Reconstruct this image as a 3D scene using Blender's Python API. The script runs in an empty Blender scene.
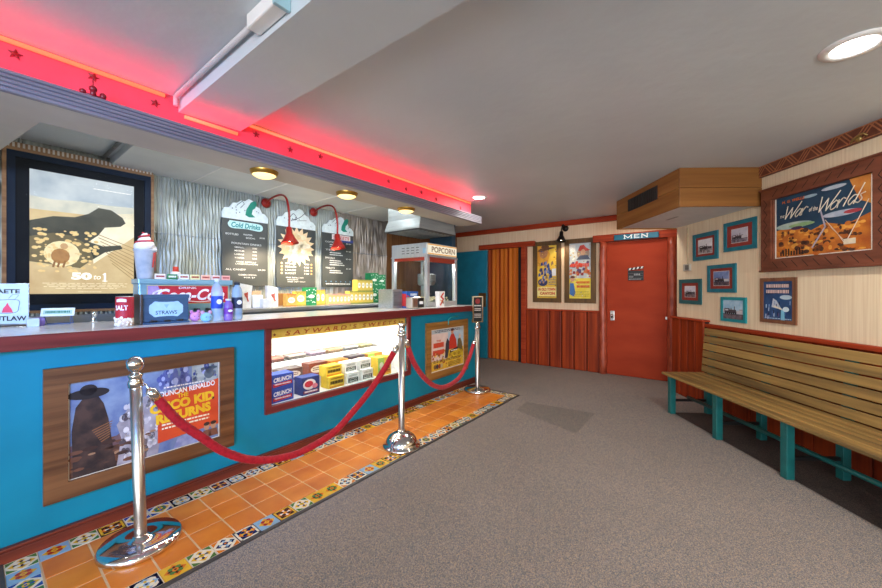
import bpy, bmesh, math, random
from mathutils import Vector, Matrix
random.seed(7)
PI = math.pi
scn = bpy.context.scene
COL = scn.collection

# ------------------------------------------------------------------ frames
RC = math.radians(52.73)      # counter frame: x along the counter, y away from the room into the concession
RB = RC - PI / 2              # back wall frame: x to the right, y into the wall
RR = math.atan2(-1, -.03)     # right wall frame: x to the right (towards camera), y into the wall
ORI = {'C': (Vector((0, 0, 0)), RC), 'B': (Vector((0, 0, 0)), RB), 'R': (Vector((2.895, 0, 0)), RR)}
def W(f, x, y, z):
    o, a = ORI[f]
    return Vector((o.x + x * math.cos(a) - y * math.sin(a), o.y + x * math.sin(a) + y * math.cos(a), z))

# ------------------------------------------------------------------ materials
def lin(h):
    h = h.lstrip('#')
    v = [int(h[i:i + 2], 16) / 255 for i in (0, 2, 4)]
    return tuple((c / 12.92 if c <= .04045 else ((c + .055) / 1.055) ** 2.4) for c in v) + (1,)
MC = {}
def mat(name, c1, c2=None, rough=.5, metal=0, scale=(6, 6, 6), detail=3, bump=0, bscale=None, spec=.5, ramp=(.3, .7),
        alpha=1, sheen=0, emit=0, coat=0, coords='Object'):
    if name in MC: return MC[name]
    m = bpy.data.materials.new(name); m.use_nodes = True
    nt = m.node_tree; N = nt.nodes; Lk = nt.links
    b = N['Principled BSDF']
    a = lin(c1)
    if c2 is None:
        c = tuple(min(1, x * 1.08) for x in a[:3]) + (1,); a = tuple(x * .93 for x in a[:3]) + (1,)
    else: c = lin(c2)
    tc = N.new('ShaderNodeTexCoord'); mp = N.new('ShaderNodeMapping'); nz = N.new('ShaderNodeTexNoise'); rp = N.new('ShaderNodeValToRGB')
    Lk.new(tc.outputs[coords], mp.inputs['Vector']); mp.inputs['Scale'].default_value = scale
    Lk.new(mp.outputs[0], nz.inputs['Vector']); nz.inputs['Scale'].default_value = 1; nz.inputs['Detail'].default_value = detail
    rp.color_ramp.elements[0].position = ramp[0]; rp.color_ramp.elements[0].color = a
    rp.color_ramp.elements[1].position = ramp[1]; rp.color_ramp.elements[1].color = c
    Lk.new(nz.outputs['Fac'], rp.inputs['Fac']); Lk.new(rp.outputs[0], b.inputs['Base Color'])
    b.inputs['Roughness'].default_value = rough; b.inputs['Metallic'].default_value = metal
    b.inputs['Specular IOR Level'].default_value = spec
    if coat: b.inputs['Coat Weight'].default_value = coat
    if sheen: b.inputs['Sheen Weight'].default_value = sheen
    if emit:
        Lk.new(rp.outputs[0], b.inputs['Emission Color']); b.inputs['Emission Strength'].default_value = emit
        nt.links.remove(b.inputs['Base Color'].links[0]); b.inputs['Base Color'].default_value = tuple(x * .25 for x in a[:3]) + (1,)
    if alpha < 1: b.inputs['Alpha'].default_value = alpha
    if bump:
        bp = N.new('ShaderNodeBump'); bp.inputs['Strength'].default_value = bump; bp.inputs['Distance'].default_value = .01
        if bscale:
            n2 = N.new('ShaderNodeTexNoise'); m2 = N.new('ShaderNodeMapping'); m2.inputs['Scale'].default_value = bscale
            Lk.new(tc.outputs[coords], m2.inputs['Vector']); Lk.new(m2.outputs[0], n2.inputs['Vector']); n2.inputs['Scale'].default_value = 1
            n2.inputs['Detail'].default_value = 4
            Lk.new(n2.outputs['Fac'], bp.inputs['Height'])
        else: Lk.new(nz.outputs['Fac'], bp.inputs['Height'])
        Lk.new(bp.outputs[0], b.inputs['Normal'])
    MC[name] = m
    return m
def ink(h, rough=.6): return mat('ink_' + h.lower().lstrip('#'), h, rough=rough, scale=(30, 30, 30))
def ink2(h1, h2, s=12, ramp=(.35, .65), det=4): return mat('print_%s_%s_%d' % (h1, h2, s), h1, h2, rough=.5, scale=(s, s, s), ramp=ramp, detail=det)
def lit(h, st=1.0): return mat('backlit_' + h.lower().lstrip('#') + '_%.1f' % st, h, rough=.4, scale=(30, 30, 30), emit=st)
def lit2(h1, h2, st, s=10): return mat('backlit_%s_%s_%.1f' % (h1, h2, st), h1, h2, rough=.4, scale=(s, s, s), emit=st, detail=5)
def glow(name, col, st):
    if name in MC: return MC[name]
    m = bpy.data.materials.new(name); m.use_nodes = True
    b = m.node_tree.nodes['Principled BSDF']
    b.inputs['Base Color'].default_value = (*col, 1); b.inputs['Emission Color'].default_value = (*col, 1); b.inputs['Emission Strength'].default_value = st
    MC[name] = m; return m
def glass(name, tint=(1, 1, 1), refl=.08):
    if name in MC: return MC[name]
    m = bpy.data.materials.new(name); m.use_nodes = True
    nt = m.node_tree; N = nt.nodes; N.remove(N['Principled BSDF'])
    t = N.new('ShaderNodeBsdfTransparent'); g = N.new('ShaderNodeBsdfGlossy'); mx = N.new('ShaderNodeMixShader'); f = N.new('ShaderNodeFresnel')
    t.inputs[0].default_value = (*tint, 1); g.inputs['Roughness'].default_value = .02; f.inputs[0].default_value = 1 + refl * 4
    nt.links.new(f.outputs[0], mx.inputs[0]); nt.links.new(t.outputs[0], mx.inputs[1]); nt.links.new(g.outputs[0], mx.inputs[2])
    nt.links.new(mx.outputs[0], N['Material Output'].inputs[0]); MC[name] = m; return m

def pane(mb, x0, x1, y0, y1, z0, z1, m):
    if abs(y1 - y0) < abs(x1 - x0): mb.face([(x0, y0, z0), (x1, y0, z0), (x1, y0, z1), (x0, y0, z1)], m)
    else: mb.face([(x0, y1, z0), (x0, y0, z0), (x0, y0, z1), (x0, y1, z1)], m)
def wood(name, h1, h2, axis='x', rough=.5, k=1, bump=.15, coat=0, spec=.3):
    s = {'x': (1.2 * k, 28 * k, 28 * k), 'y': (28 * k, 1.2 * k, 28 * k), 'z': (28 * k, 28 * k, 1.2 * k)}[axis]
    return mat(name, h1, h2, rough=rough, scale=s, detail=6, bump=bump, ramp=(.32, .68), coat=coat, spec=spec)

# ------------------------------------------------------------------ mesh builder
class MB:
    def __init__(self): self.bm = bmesh.new(); self.ms = []
    def mi(self, m):
        if m not in self.ms: self.ms.append(m)
        return self.ms.index(m)
    def face(self, pts, m, smooth=False):
        vs = [self.bm.verts.new(p) for p in pts]
        try: f = self.bm.faces.new(vs)
        except ValueError: return None
        f.material_index = self.mi(m); f.smooth = smooth
        return f
    def box(self, x0, x1, y0, y1, z0, z1, m, bev=0, M=None):
        vs = [self.bm.verts.new((x, y, z)) for x in (x0, x1) for y in (y0, y1) for z in (z0, z1)]
        idx = [(0, 1, 3, 2), (4, 6, 7, 5), (0, 4, 5, 1), (2, 3, 7, 6), (0, 2, 6, 4), (1, 5, 7, 3)]
        fs = [self.bm.faces.new([vs[i] for i in q]) for q in idx]
        k = self.mi(m)
        for f in fs: f.material_index = k
        if M is not None:
            for v in vs: v.co = M @ v.co
        if bev:
            es = list({e for f in fs for e in f.edges})
            r = bmesh.ops.bevel(self.bm, geom=es, offset=bev, segments=2, profile=.5, affect='EDGES')
            for f in r['faces']: f.material_index = k
        return vs
    def prism(self, pts, y0, y1, m, plane='xz'):
        """closed outline (x,z) or (x,y) extruded along the third axis"""
        def P(p, d): return (p[0], d, p[1]) if plane == 'xz' else ((p[0], p[1], d) if plane == 'xy' else (d, p[0], p[1]))
        a = [self.bm.verts.new(P(p, y0)) for p in pts]; b = [self.bm.verts.new(P(p, y1)) for p in pts]
        k = self.mi(m); n = len(pts); fs = []
        fs.append(self.bm.faces.new(a)); fs.append(self.bm.faces.new(list(reversed(b))))
        for i in range(n): fs.append(self.bm.faces.new([a[i], b[i], b[(i + 1) % n], a[(i + 1) % n]]))
        for f in fs: f.material_index = k
        bmesh.ops.recalc_face_normals(self.bm, faces=fs)
    def tube(self, pts, r, m, seg=10, cap=True, flat=None):
        pts = [Vector(p) for p in pts]; n = len(pts)
        rs = r if isinstance(r, (list, tuple)) else [r] * n
        k = self.mi(m); rings = []
        up = None
        for i, p in enumerate(pts):
            d = (pts[min(i + 1, n - 1)] - pts[max(i - 1, 0)])
            if d.length < 1e-9: d = Vector((0, 0, 1))
            d.normalize()
            if up is None: up = Vector((0, 0, 1)) if abs(d.z) < .9 else Vector((1, 0, 0))
            a = d.cross(up).normalized(); b = a.cross(d).normalized(); up = b
            rings.append([self.bm.verts.new(p + (a * math.cos(2 * PI * j / seg) + b * math.sin(2 * PI * j / seg)) * rs[i]) for j in range(seg)])
        for i in range(n - 1):
            for j in range(seg):
                f = self.bm.faces.new([rings[i][j], rings[i + 1][j], rings[i + 1][(j + 1) % seg], rings[i][(j + 1) % seg]])
                f.material_index = k; f.smooth = True
        if cap:
            for q in (rings[0], list(reversed(rings[-1]))):
                f = self.bm.faces.new(q); f.material_index = k
    def lathe(self, prof, m, seg=28, c=(0, 0, 0), M=None, mats=None):
        """prof: list of (r, z) from bottom to top; optional per-segment mats"""
        c = Vector(c); rings = []
        for r, z in prof:
            if r < 1e-5: rings.append([self.bm.verts.new(c + Vector((0, 0, z)))])
            else: rings.append([self.bm.verts.new(c + Vector((r * math.cos(2 * PI * j / seg), r * math.sin(2 * PI * j / seg), z))) for j in range(seg)])
        for i in range(len(rings) - 1):
            k = self.mi(mats[i] if mats else m); A, B = rings[i], rings[i + 1]
            for j in range(seg):
                j2 = (j + 1) % seg
                if len(A) == 1 and len(B) == 1: continue
                if len(A) == 1: q = [A[0], B[j2], B[j]]
                elif len(B) == 1: q = [A[j], A[j2], B[0]]
                else: q = [A[j], A[j2], B[j2], B[j]]
                f = self.bm.faces.new(q); f.material_index = k; f.smooth = True
        if M is not None:
            for R in rings:
                for v in R: v.co = M @ v.co
    def ball(self, c, r, m, sx=1, sy=1, sz=1, seg=16):
        n = 9
        prof = [(r * math.sin(PI * i / n), -r * math.cos(PI * i / n)) for i in range(n + 1)]
        self.lathe(prof, m, seg, (0, 0, 0), Matrix.Translation(Vector(c)) @ Matrix.Diagonal((sx, sy, sz, 1)))
    def build(self, name, parent=None, loc=None, rot=None):
        me = bpy.data.meshes.new(name)
        for f in self.bm.faces: pass
        for e in self.bm.edges:
            if len(e.link_faces) == 2 and e.calc_face_angle(0) > math.radians(38): e.smooth = False
        self.bm.to_mesh(me); self.bm.free()
        for m in self.ms: me.materials.append(m)
        o = bpy.data.objects.new(name, me); COL.objects.link(o)
        if parent is not None: o.parent = parent
        if loc is not None: o.location = loc
        if rot is not None: o.rotation_euler = (0, 0, rot) if not isinstance(rot, tuple) else rot
        return o

_tc = {}
def text_geo(s, shear=0, bold=0):
    key = (s, shear, bold)
    if key in _tc: return _tc[key]
    cu = bpy.data.curves.new('lettering', 'FONT'); cu.body = s; cu.shear = shear; cu.offset = bold; cu.resolution_u = 3
    cu.fill_mode = 'FRONT'
    ob = bpy.data.objects.new('lettering', cu); COL.objects.link(ob)
    dg = bpy.context.evaluated_depsgraph_get()
    me = bpy.data.meshes.new_from_object(ob.evaluated_get(dg))
    vs = [(v.co.x, v.co.y) for v in me.vertices]; fs = [tuple(p.vertices) for p in me.polygons]
    bpy.data.objects.remove(ob); bpy.data.meshes.remove(me); bpy.data.curves.remove(cu)
    if vs:
        x0 = min(v[0] for v in vs); x1 = max(v[0] for v in vs); y0 = min(v[1] for v in vs); y1 = max(v[1] for v in vs)
        vs = [((x - x0) / max(x1 - x0, 1e-6), (y - y0) / max(y1 - y0, 1e-6)) for x, y in vs]
    _tc[key] = (vs, fs)
    return _tc[key]

class Art(MB):
    """flat printed work: x to the right, z up, front faces -y; every layer a hair in front of the last"""
    EPS = .0006
    def __init__(self, y=0, M=None): super().__init__(); self.y = y; self.T = M
    def _p(self, x, z, L):
        v = Vector((x, self.y - L * self.EPS, z))
        return self.T @ v if self.T is not None else v
    def poly(self, pts, m, L=1): 
        a = sum(pts[i][0] * pts[(i + 1) % len(pts)][1] - pts[(i + 1) % len(pts)][0] * pts[i][1] for i in range(len(pts)))
        if a < 0: pts = list(reversed(pts))
        return self.face([self._p(x, z, L) for x, z in pts], m)
    def rect(self, x0, z0, x1, z1, m, L=1): return self.poly([(x0, z0), (x1, z0), (x1, z1), (x0, z1)], m, L)
    def ell(self, cx, cz, rx, rz, m, L=1, n=20, a0=0): return self.poly([(cx + rx * math.cos(2 * PI * i / n + a0), cz + rz * math.sin(2 * PI * i / n + a0)) for i in range(n)], m, L)
    def star(self, cx, cz, r, m, L=1, n=5, k=.42, a0=PI / 2):
        self.fan(cx, cz, [(cx + (r if i % 2 == 0 else r * k) * math.cos(a0 + PI * i / n), cz + (r if i % 2 == 0 else r * k) * math.sin(a0 + PI * i / n)) for i in range(2 * n)], m, L)
    def fan(self, cx, cz, pts, m, L=1):
        for i in range(len(pts)): self.poly([(cx, cz), pts[i], pts[(i + 1) % len(pts)]], m, L)
    def line(self, pts, w, m, L=1):
        for (x0, z0), (x1, z1) in zip(pts[:-1], pts[1:]):
            d = math.hypot(x1 - x0, z1 - z0)
            if d < 1e-6: continue
            nx, nz = -(z1 - z0) / d * w / 2, (x1 - x0) / d * w / 2
            ex, ez = (x1 - x0) / d * w * .35, (z1 - z0) / d * w * .35
            self.poly([(x0 - ex + nx, z0 - ez + nz), (x0 - ex - nx, z0 - ez - nz), (x1 + ex - nx, z1 + ez - nz), (x1 + ex + nx, z1 + ez + nz)], m, L)
    def text(self, s, x0, z0, x1, z1, m, L=2, shear=0, bold=.01, rot=0, arc=0):
        vs, fs = text_geo(s, shear, bold)
        k = self.mi(m); out = []
        cx, cz = (x0 + x1) / 2, (z0 + z1) / 2
        for u, v in vs:
            x = x0 + u * (x1 - x0); z = z0 + v * (z1 - z0) + arc * (1 - (2 * u - 1) ** 2)
            if rot:
                dx, dz = x - cx, z - cz
                x = cx + dx * math.cos(rot) - dz * math.sin(rot); z = cz + dx * math.sin(rot) + dz * math.cos(rot)
            out.append(self.bm.verts.new(self._p(x, z, L)))
        for f in fs:
            try: q = self.bm.faces.new([out[i] for i in f])
            except ValueError: continue
            q.material_index = k
    def greek(self, x0, z0, x1, z1, rows, m, L=2, fill=.5, seed=1, center=False):
        """rows of marks too small to read"""
        r = random.Random(seed); h = (z1 - z0) / rows
        for i in range(rows):
            zt = z1 - i * h; a = x0; b = x1
            if center: k = r.uniform(0, .18) * (x1 - x0); a += k; b -= k
            x = a
            while x < b - .001:
                w = min(r.uniform(.03, .10) * (x1 - x0), b - x)
                self.rect(x, zt - h * fill, x + w, zt, m, L); x += w + .018 * (x1 - x0)

# ------------------------------------------------------------------ object helpers
def tag(o, label, cat, group=None):
    o['label'] = label; o['category'] = cat
    if group: o['group'] = group
    return o
def thing(name, label, cat, loc=(0, 0, 0), rot=0, group=None):
    o = bpy.data.objects.new(name, None); COL.objects.link(o)
    o.location = loc; o.rotation_euler = (0, 0, rot) if not isinstance(rot, tuple) else rot
    o.empty_display_size = .1
    return tag(o, label, cat, group)
def struct(mb, name, f=None):
    o = mb.build(name)
    if f: o.location = ORI[f][0]; o.rotation_euler = (0, 0, ORI[f][1])
    o['kind'] = 'structure'
    return o
def copy_tree(o, parent=None):
    c = o.copy(); COL.objects.link(c)
    if parent is not None: c.parent = parent
    for ch in [x for x in bpy.data.objects if x.parent == o]: copy_tree(ch, c)
    return c
def spl(pts, n=6):
    """Catmull-Rom through points"""
    P = [Vector(p) for p in pts]; P = [P[0] * 2 - P[1]] + P + [P[-1] * 2 - P[-2]]; out = []
    for i in range(1, len(P) - 2):
        for k in range(n):
            t = k / n; a, b, c, d = P[i - 1], P[i], P[i + 1], P[i + 2]
            out.append(.5 * ((2 * b) + (c - a) * t + (2 * a - 5 * b + 4 * c - d) * t * t + (3 * b - a - 3 * c + d) * t ** 3))
    out.append(P[-2]); return out

# ------------------------------------------------------------------ palette
TEAL = mat('teal_paint', '#04748a', '#0a8298', rough=.5, spec=.3, scale=(3, 3, 3), bump=.05, bscale=(25, 25, 25))
LIPRED = wood('dark_red_wood', '#5c1e1c', '#7a2c28', 'x', rough=.32, spec=.5)
BASEB = wood('baseboard_wood', '#5a2418', '#7a3422', 'x', rough=.4)
TOPW = mat('worktop_laminate', '#dedcd8', '#eae8e4', rough=.18, scale=(40, 40, 40))
STEEL = mat('brushed_steel', '#a8adb0', '#c4c8ca', rough=.32, metal=.85, scale=(2, 60, 60))
STEELD = mat('grey_steel', '#7f8587', '#999fa0', rough=.38, metal=.7, scale=(3, 40, 40))
CHROME = mat('polished_chrome', '#d6d4d0', '#e4e2de', rough=.07, metal=1, scale=(4, 4, 4))
CHROMEB = mat('brushed_chrome', '#c8c2ba', '#d6d0c8', rough=.28, metal=1, scale=(60, 60, 2))
PLAST = mat('ceiling_plaster', '#c4ced4', '#d0d9de', rough=.4, spec=.45, scale=(1.2, 1.2, 1.2), bump=.3, bscale=(9, 9, 9))
PLASTB = mat('bulkhead_plaster', '#b9b3a6', '#cbc5b6', rough=.6, scale=(2, 2, 2), bump=.12, bscale=(16, 16, 16))
PANELW = mat('ceiling_panel', '#cfd4d4', '#dde1e0', rough=.6, scale=(3, 3, 3))
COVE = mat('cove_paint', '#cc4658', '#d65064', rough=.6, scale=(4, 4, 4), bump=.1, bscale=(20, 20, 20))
STRIPE = mat('bulkhead_trim', '#85838e', '#95939e', rough=.35, metal=.3, scale=(2, 30, 30))
REDDOOR = mat('red_door_paint', '#983218', '#a63c1e', rough=.6, scale=(2, 2, 6), bump=.05, spec=.18)
REDWOOD = wood('red_stained_planks', '#66200e', '#a84018', 'z', rough=.5, k=.5, bump=.3, spec=.22)
REDBARK = mat('red_stained_log', '#84301c', '#bc583c', rough=.35, scale=(18, 18, 7), detail=5, bump=.8, bscale=(22, 22, 9))
REDRAIL = wood('red_stained_rail', '#8c2e16', '#aa4020', 'x', rough=.5, spec=.2)
BLACK = mat('black_plastic', '#141414', '#1c1c1c', rough=.4)
DARK = mat('dark_void', '#0c0a0a', '#141110', rough=.8)
WHITE = mat('white_paint', '#e4e4e2', '#eeeeec', rough=.45)
TEALP = mat('teal_frame_paint', '#12697a', '#1a7a8a', rough=.4, scale=(10, 10, 10))
BENCHT = mat('bench_leg_paint', '#145856', '#1a6866', rough=.4, scale=(10, 10, 10), bump=.05)
BENCHW = wood('bench_slat_wood', '#5e4a2e', '#a4824a', 'x', rough=.5, k=.7)
BOXW = wood('duct_box_pine', '#855426', '#a8743a', 'x', rough=.45, k=.6)
FRAMEW = wood('rustic_frame_wood', '#54331c', '#7e5330', 'x', rough=.5)
FRAMEG = wood('golden_frame_wood', '#7c5322', '#a4753a', 'x', rough=.5)
FRAMEC = mat('carved_frame_wood', '#5a2f1e', '#7c452e', rough=.45, scale=(4, 20, 20), detail=5, bump=.2)

# wallpaper: fine vertical streaks, cream
def wallpaper(name, c1, c2):
    m = mat(name, c1, c2, rough=.75, scale=(70, 70, 1.3), detail=2, ramp=(.35, .62)); return m
PAPER = wallpaper('streaked_wallpaper', '#dcc4a2', '#e8d4b4')
PAPERP = wallpaper('rosy_wallpaper', '#dcba98', '#e6cbac')

# carpet
def carpet(name, cols, sc):
    m = bpy.data.materials.new(name); m.use_nodes = True; nt = m.node_tree; N = nt.nodes; Lk = nt.links; b = N['Principled BSDF']
    tc = N.new('ShaderNodeTexCoord'); vo = N.new('ShaderNodeTexVoronoi'); vo.inputs['Scale'].default_value = sc
    rp = N.new('ShaderNodeValToRGB'); rp.color_ramp.interpolation = 'CONSTANT'
    sp = N.new('ShaderNodeSeparateColor')
    Lk.new(tc.outputs['Object'], vo.inputs['Vector']); Lk.new(vo.outputs['Color'], sp.inputs[0]); Lk.new(sp.outputs[0], rp.inputs[0])
    els = rp.color_ramp.elements
    els[0].position = 0; els[0].color = lin(cols[0]); els[1].position = 1 / len(cols); els[1].color = lin(cols[1])
    for i, c in enumerate(cols[2:], 2):
        e = els.new(i / len(cols)); e.color = lin(c)
    n2 = N.new('ShaderNodeTexNoise'); n2.inputs['Scale'].default_value = 1.3; Lk.new(tc.outputs['Object'], n2.inputs['Vector'])
    mx = N.new('ShaderNodeMix'); mx.data_type = 'RGBA'; mx.blend_type = 'MULTIPLY'; mx.inputs[0].default_value = .35
    r2 = N.new('ShaderNodeValToRGB'); r2.color_ramp.elements[0].position = .3; r2.color_ramp.elements[1].position = .7
    r2.color_ramp.elements[0].color = (.72, .72, .72, 1)
    Lk.new(n2.outputs['Fac'], r2.inputs[0]); Lk.new(rp.outputs[0], mx.inputs[6]); Lk.new(r2.outputs[0], mx.inputs[7])
    Lk.new(mx.outputs[2], b.inputs['Base Color']); b.inputs['Roughness'].default_value = .95; b.inputs['Specular IOR Level'].default_value = .1
    bp = N.new('ShaderNodeBump'); bp.inputs['Strength'].default_value = .5; bp.inputs['Distance'].default_value = .004
    Lk.new(vo.outputs['Distance'], bp.inputs['Height']); Lk.new(bp.outputs[0], b.inputs['Normal'])
    return m
CARPET = carpet('speckled_carpet', ['#948b86', '#706d6c', '#a49386', '#787777', '#9f9591', '#686c76', '#b29d8a', '#847e7b'], 300)
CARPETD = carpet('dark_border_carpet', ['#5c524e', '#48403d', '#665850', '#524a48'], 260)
CARPETM = carpet('darker_patch_carpet', ['#847c78', '#656361', '#94867a', '#6d6c6b', '#908782', '#5f636b', '#a08e7d', '#777170'], 300)

# ================================================================== ROOM SHELL
CEIL = 2.45
mb = MB(); mb.box(-7, 4.6, -6.6, 8.2, -.06, 0, CARPET); struct(mb, 'floor')
mb = MB(); mb.box(-.66, -.0005, .0, 6, 0, .004, CARPETD)
fl = MB()
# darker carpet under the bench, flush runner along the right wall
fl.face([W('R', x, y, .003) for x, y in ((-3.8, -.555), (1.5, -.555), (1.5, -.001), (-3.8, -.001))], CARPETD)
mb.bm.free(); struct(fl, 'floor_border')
fl = MB(); fl.face([(.993, 4.18, .0015), (.813, 3.902, .0015), (1.222, 3.259, .0015), (1.62, 3.789, .0015)], CARPETM); struct(fl, 'floor_patch')  # carpet patch slightly darker than the floor around it
mb = MB(); mb.box(-7, 4.6, -6.6, 8.2, CEIL, CEIL + .08, PLAST); struct(mb, 'ceiling')

# ceiling beam (lower plastered band running across the room)
mb = MB()
mb.prism([(.762, CEIL), (.762, CEIL - .085), (1.115, CEIL - .075), (1.115, CEIL)], 2.55, -.4, PLAST)
struct(mb, 'ceiling_beam', 'C')

# back wall
mb = MB()
mb.box(-4.3, 1.2, 6.04, 6.16, 0, CEIL, PAPERP)
struct(mb, 'wall_back', 'B')
mb = MB(); mb.box(-4.2, .6, 6.0, 6.04, 2.365, CEIL, REDRAIL, .004); struct(mb, 'trim_1', 'B')
# back wall wainscot planks and cap
mb = MB(); mb.box(-2.66, -1.42, 6.0, 6.04, 0, .95, DARK)
xs = [-2.66, -2.44, -2.235, -2.03, -1.83, -1.625, -1.42]
for a, b in zip(xs[:-1], xs[1:]):
    mb.box(a + .006, b - .006, 5.972, 6.02, 0, .945, REDWOOD, .016)
mb.box(-2.67, -1.41, 5.965, 6.04, .945, .972, REDRAIL, .006)
struct(mb, 'wall_wainscot_back', 'B')
# doorway trims
mb = MB()
mb.box(-2.745, -2.655, 5.95, 6.04, 0, 2.09, REDRAIL, .01); struct(mb, 'trim_2', 'B')
mb = MB(); mb.box(-3.62, -2.50, 5.945, 6.04, 2.065, 2.155, REDRAIL, .01); struct(mb, 'trim_3', 'B')
def log(x, name, r=.062):
    m = MB(); pts = [(x + random.uniform(-.004, .004), 5.985, z) for z in [i * .12 for i in range(18)]]
    m.tube([(p[0], p[1], min(p[2], 2.05)) for p in pts], [r * random.uniform(.93, 1.06) for _ in pts], REDBARK, 14); struct(m, name, 'B')
log(-1.385, 'trim_4', .055); log(-.475, 'trim_5', .062)
mb = MB(); mb.box(-1.53, -.36, 5.94, 6.04, 2.04, 2.15, REDRAIL, .01); struct(mb, 'trim_6', 'B')

# right wall
mb = MB()
mb.box(-4.63, 6.4, 0, .1, 0, CEIL, PAPER)
mb.box(-4.63, -4.53, .1, .8, 0, CEIL, PAPER)
struct(mb, 'wall_right', 'R')
mb = MB()
mb.box(-4.05, 2.8, -.022, 0, 0, .885, DARK)
x = -4.05
while x < 2.6:
    mb.box(x + .004, x + .196, -.035, -.02, 0, .885, REDWOOD, .005); x += .2
mb.box(-4.05, 2.8, -.05, 0, .885, .922, REDRAIL, .006)
struct(mb, 'wall_wainscot_right', 'R')
mb = MB()
mb.box(-4.635, -4.05, -.045, 0, 0, .94, DARK)
xs = [-4.635, -4.46, -4.325, -4.19, -4.05]
for a, b in zip(xs[:-1], xs[1:]): mb.box(a + .002, b - .002, -.068, -.03, 0, .94, REDWOOD, .012)
mb.box(-4.645, -4.03, -.085, 0, .94, .962, REDRAIL, .006)
struct(mb, 'wall_wainscot_corner', 'R')
# carved frieze along the top of the right wall
CARV = mat('frieze_relief', '#a0623c', '#b87850', rough=.5, scale=(20, 20, 20))
CARVD = mat('frieze_ground', '#5e2c1c', '#74402c', rough=.55, scale=(20, 20, 20))
A = Art(-.0285); A.box(-3.42, 2.8, -.028, 0, 2.345, CEIL, CARVD, .003)
x = -3.41; i = 0
while x < 0:
    z0, z1 = 2.356, 2.44
    for k in range(3):
        d = k * .028
        if i % 2 == 0: A.line([(x + d, z0), (x + d + .07, z1)], .009, CARV, 2)
        else: A.line([(x + d, z1), (x + d + .07, z0)], .009, CARV, 2)
    x += .105; i += 1
A.line([(-3.42, 2.352), (2.7, 2.352)], .007, CARV, 3); A.line([(-3.42, 2.444), (2.7, 2.444)], .007, CARV, 3)
struct(A, 'trim_7', 'R')

# concession back wall: wavy silver relief panel
WAVE = mat('wavy_silver_panel', '#828780', '#a4a89e', rough=.38, metal=.4, scale=(3, 3, 3))
WAVEW = mat('wavy_bronze_panel', '#80766a', '#988c7c', rough=.38, metal=.4, scale=(3, 3, 3))
def wavy(x0, x1, z0, z1, name, seams):
    m = MB(); nx = int((x1 - x0) / .005); nz = 60
    from mathutils import noise
    rows = []
    for j in range(nz + 1):
        z = z0 + (z1 - z0) * j / nz; row = []
        for i in range(nx + 1):
            x = x0 + (x1 - x0) * i / nx
            w = .55 * noise.noise((x * 7, z * 5.5, 1.7)) + .3 * noise.noise((x * 22, z * 9, 5.1))
            a = .6 + .75 * noise.noise((x * 30, z * 7, 9.3))
            y = 4.2 - .012 - .009 * a * math.sin(2 * PI * (x / .030 + w))
            row.append(m.bm.verts.new((x, y, z)))
        rows.append(row)
    for j in range(nz):
        for i in range(nx):
            f = m.bm.faces.new([rows[j][i], rows[j][i + 1], rows[j + 1][i + 1], rows[j + 1][i]]); f.smooth = True
            f.material_index = m.mi(WAVE if rows[j][i].co.x < 3.05 else WAVEW)
    m.box(x0, x1, 4.196, 4.26, 0, CEIL, DARK)
    for s in seams: m.box(x0, x1, 4.170, 4.18, s - .003, s + .003, STEELD)
    return m
struct(wavy(-1.55, 4.06, 1.08, 2.45, 'w', (1.84,)), 'wall_concession', 'C')
BROWNW = wood('brown_wall_boards', '#6a4426', '#8a5c34', 'z', rough=.5)
mb = MB(); mb.box(4.06, 6.06, 4.19, 4.28, 0, CEIL, BROWNW); struct(mb, 'wall_left', 'C')
NAVY = mat('dark_blue_paint', '#1e3a4e', '#24465c', rough=.5)
mb = MB(); mb.box(4.62, 4.72, 3.30, 3.75, 0, CEIL, NAVY, .004); struct(mb, 'wall_pier', 'C')
mb = MB(); mb.box(-1.62, -1.55, 2.75, 4.26, 0, CEIL, PANELW); struct(mb, 'wall_side', 'C')
mb = MB(); mb.box(-1.55, 1.25, 4.14, 4.168, .6, 1.10, STEEL, .002); struct(mb, 'wall_backsplash', 'C')

# concession ceiling: drop panels behind the bulkhead
mb = MB(); mb.box(.75, 4.0, 2.71, 4.2, 2.385, CEIL, PANELW)
for s in (1.36, 1.97, 2.58, 3.19): mb.box(s - .006, s + .006, 2.712, 4.18, 2.380, 2.386, WHITE)
for y in (3.45,): mb.box(.752, 4.0, y - .006, y + .006, 2.380, 2.386, WHITE)
struct(mb, 'ceiling_concession', 'C')
# bulkhead: soffit, lip with grooves, cove wall
mb = MB()
mb.box(-1.6, 4.0, 2.42, 2.71, 2.15, 2.19, PLASTB)
mb.prism([(-1.6, 2.71), (.22, 2.71), (.016, 4.18), (-1.6, 4.18)], 2.15, 2.19, PLASTB, 'xy')
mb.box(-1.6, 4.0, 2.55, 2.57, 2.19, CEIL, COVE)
mb.box(.22, 4.0, 2.69, 2.71, 2.19, CEIL, PLASTB)
mb.box(3.98, 4.0, 2.57, 2.69, 2.19, CEIL, PLASTB)
struct(mb, 'wall_bulkhead', 'C')
mb = MB()
pr = [(2.42, 2.15), (2.40, 2.15)]
nb = 5; h = .094 / nb
for i in range(nb):
    z = 2.15 + i * h
    pr += [(2.392, z + .003), (2.388, z + h * .5), (2.392, z + h - .004), (2.402, z + h - .001)]
pr += [(2.40, 2.245), (2.42, 2.245)]
k = len(pr)
a = [mb.bm.verts.new((-1.6, y, z)) for y, z in pr]; b = [mb.bm.verts.new((4.0, y, z)) for y, z in pr]
mb.mi(STRIPE)
for i in range(k): mb.bm.faces.new([a[i], a[(i + 1) % k], b[(i + 1) % k], b[i]])
mb.bm.faces.new(a); mb.bm.faces.new(list(reversed(b)))
bmesh.ops.recalc_face_normals(mb.bm, faces=mb.bm.faces[:])
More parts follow.
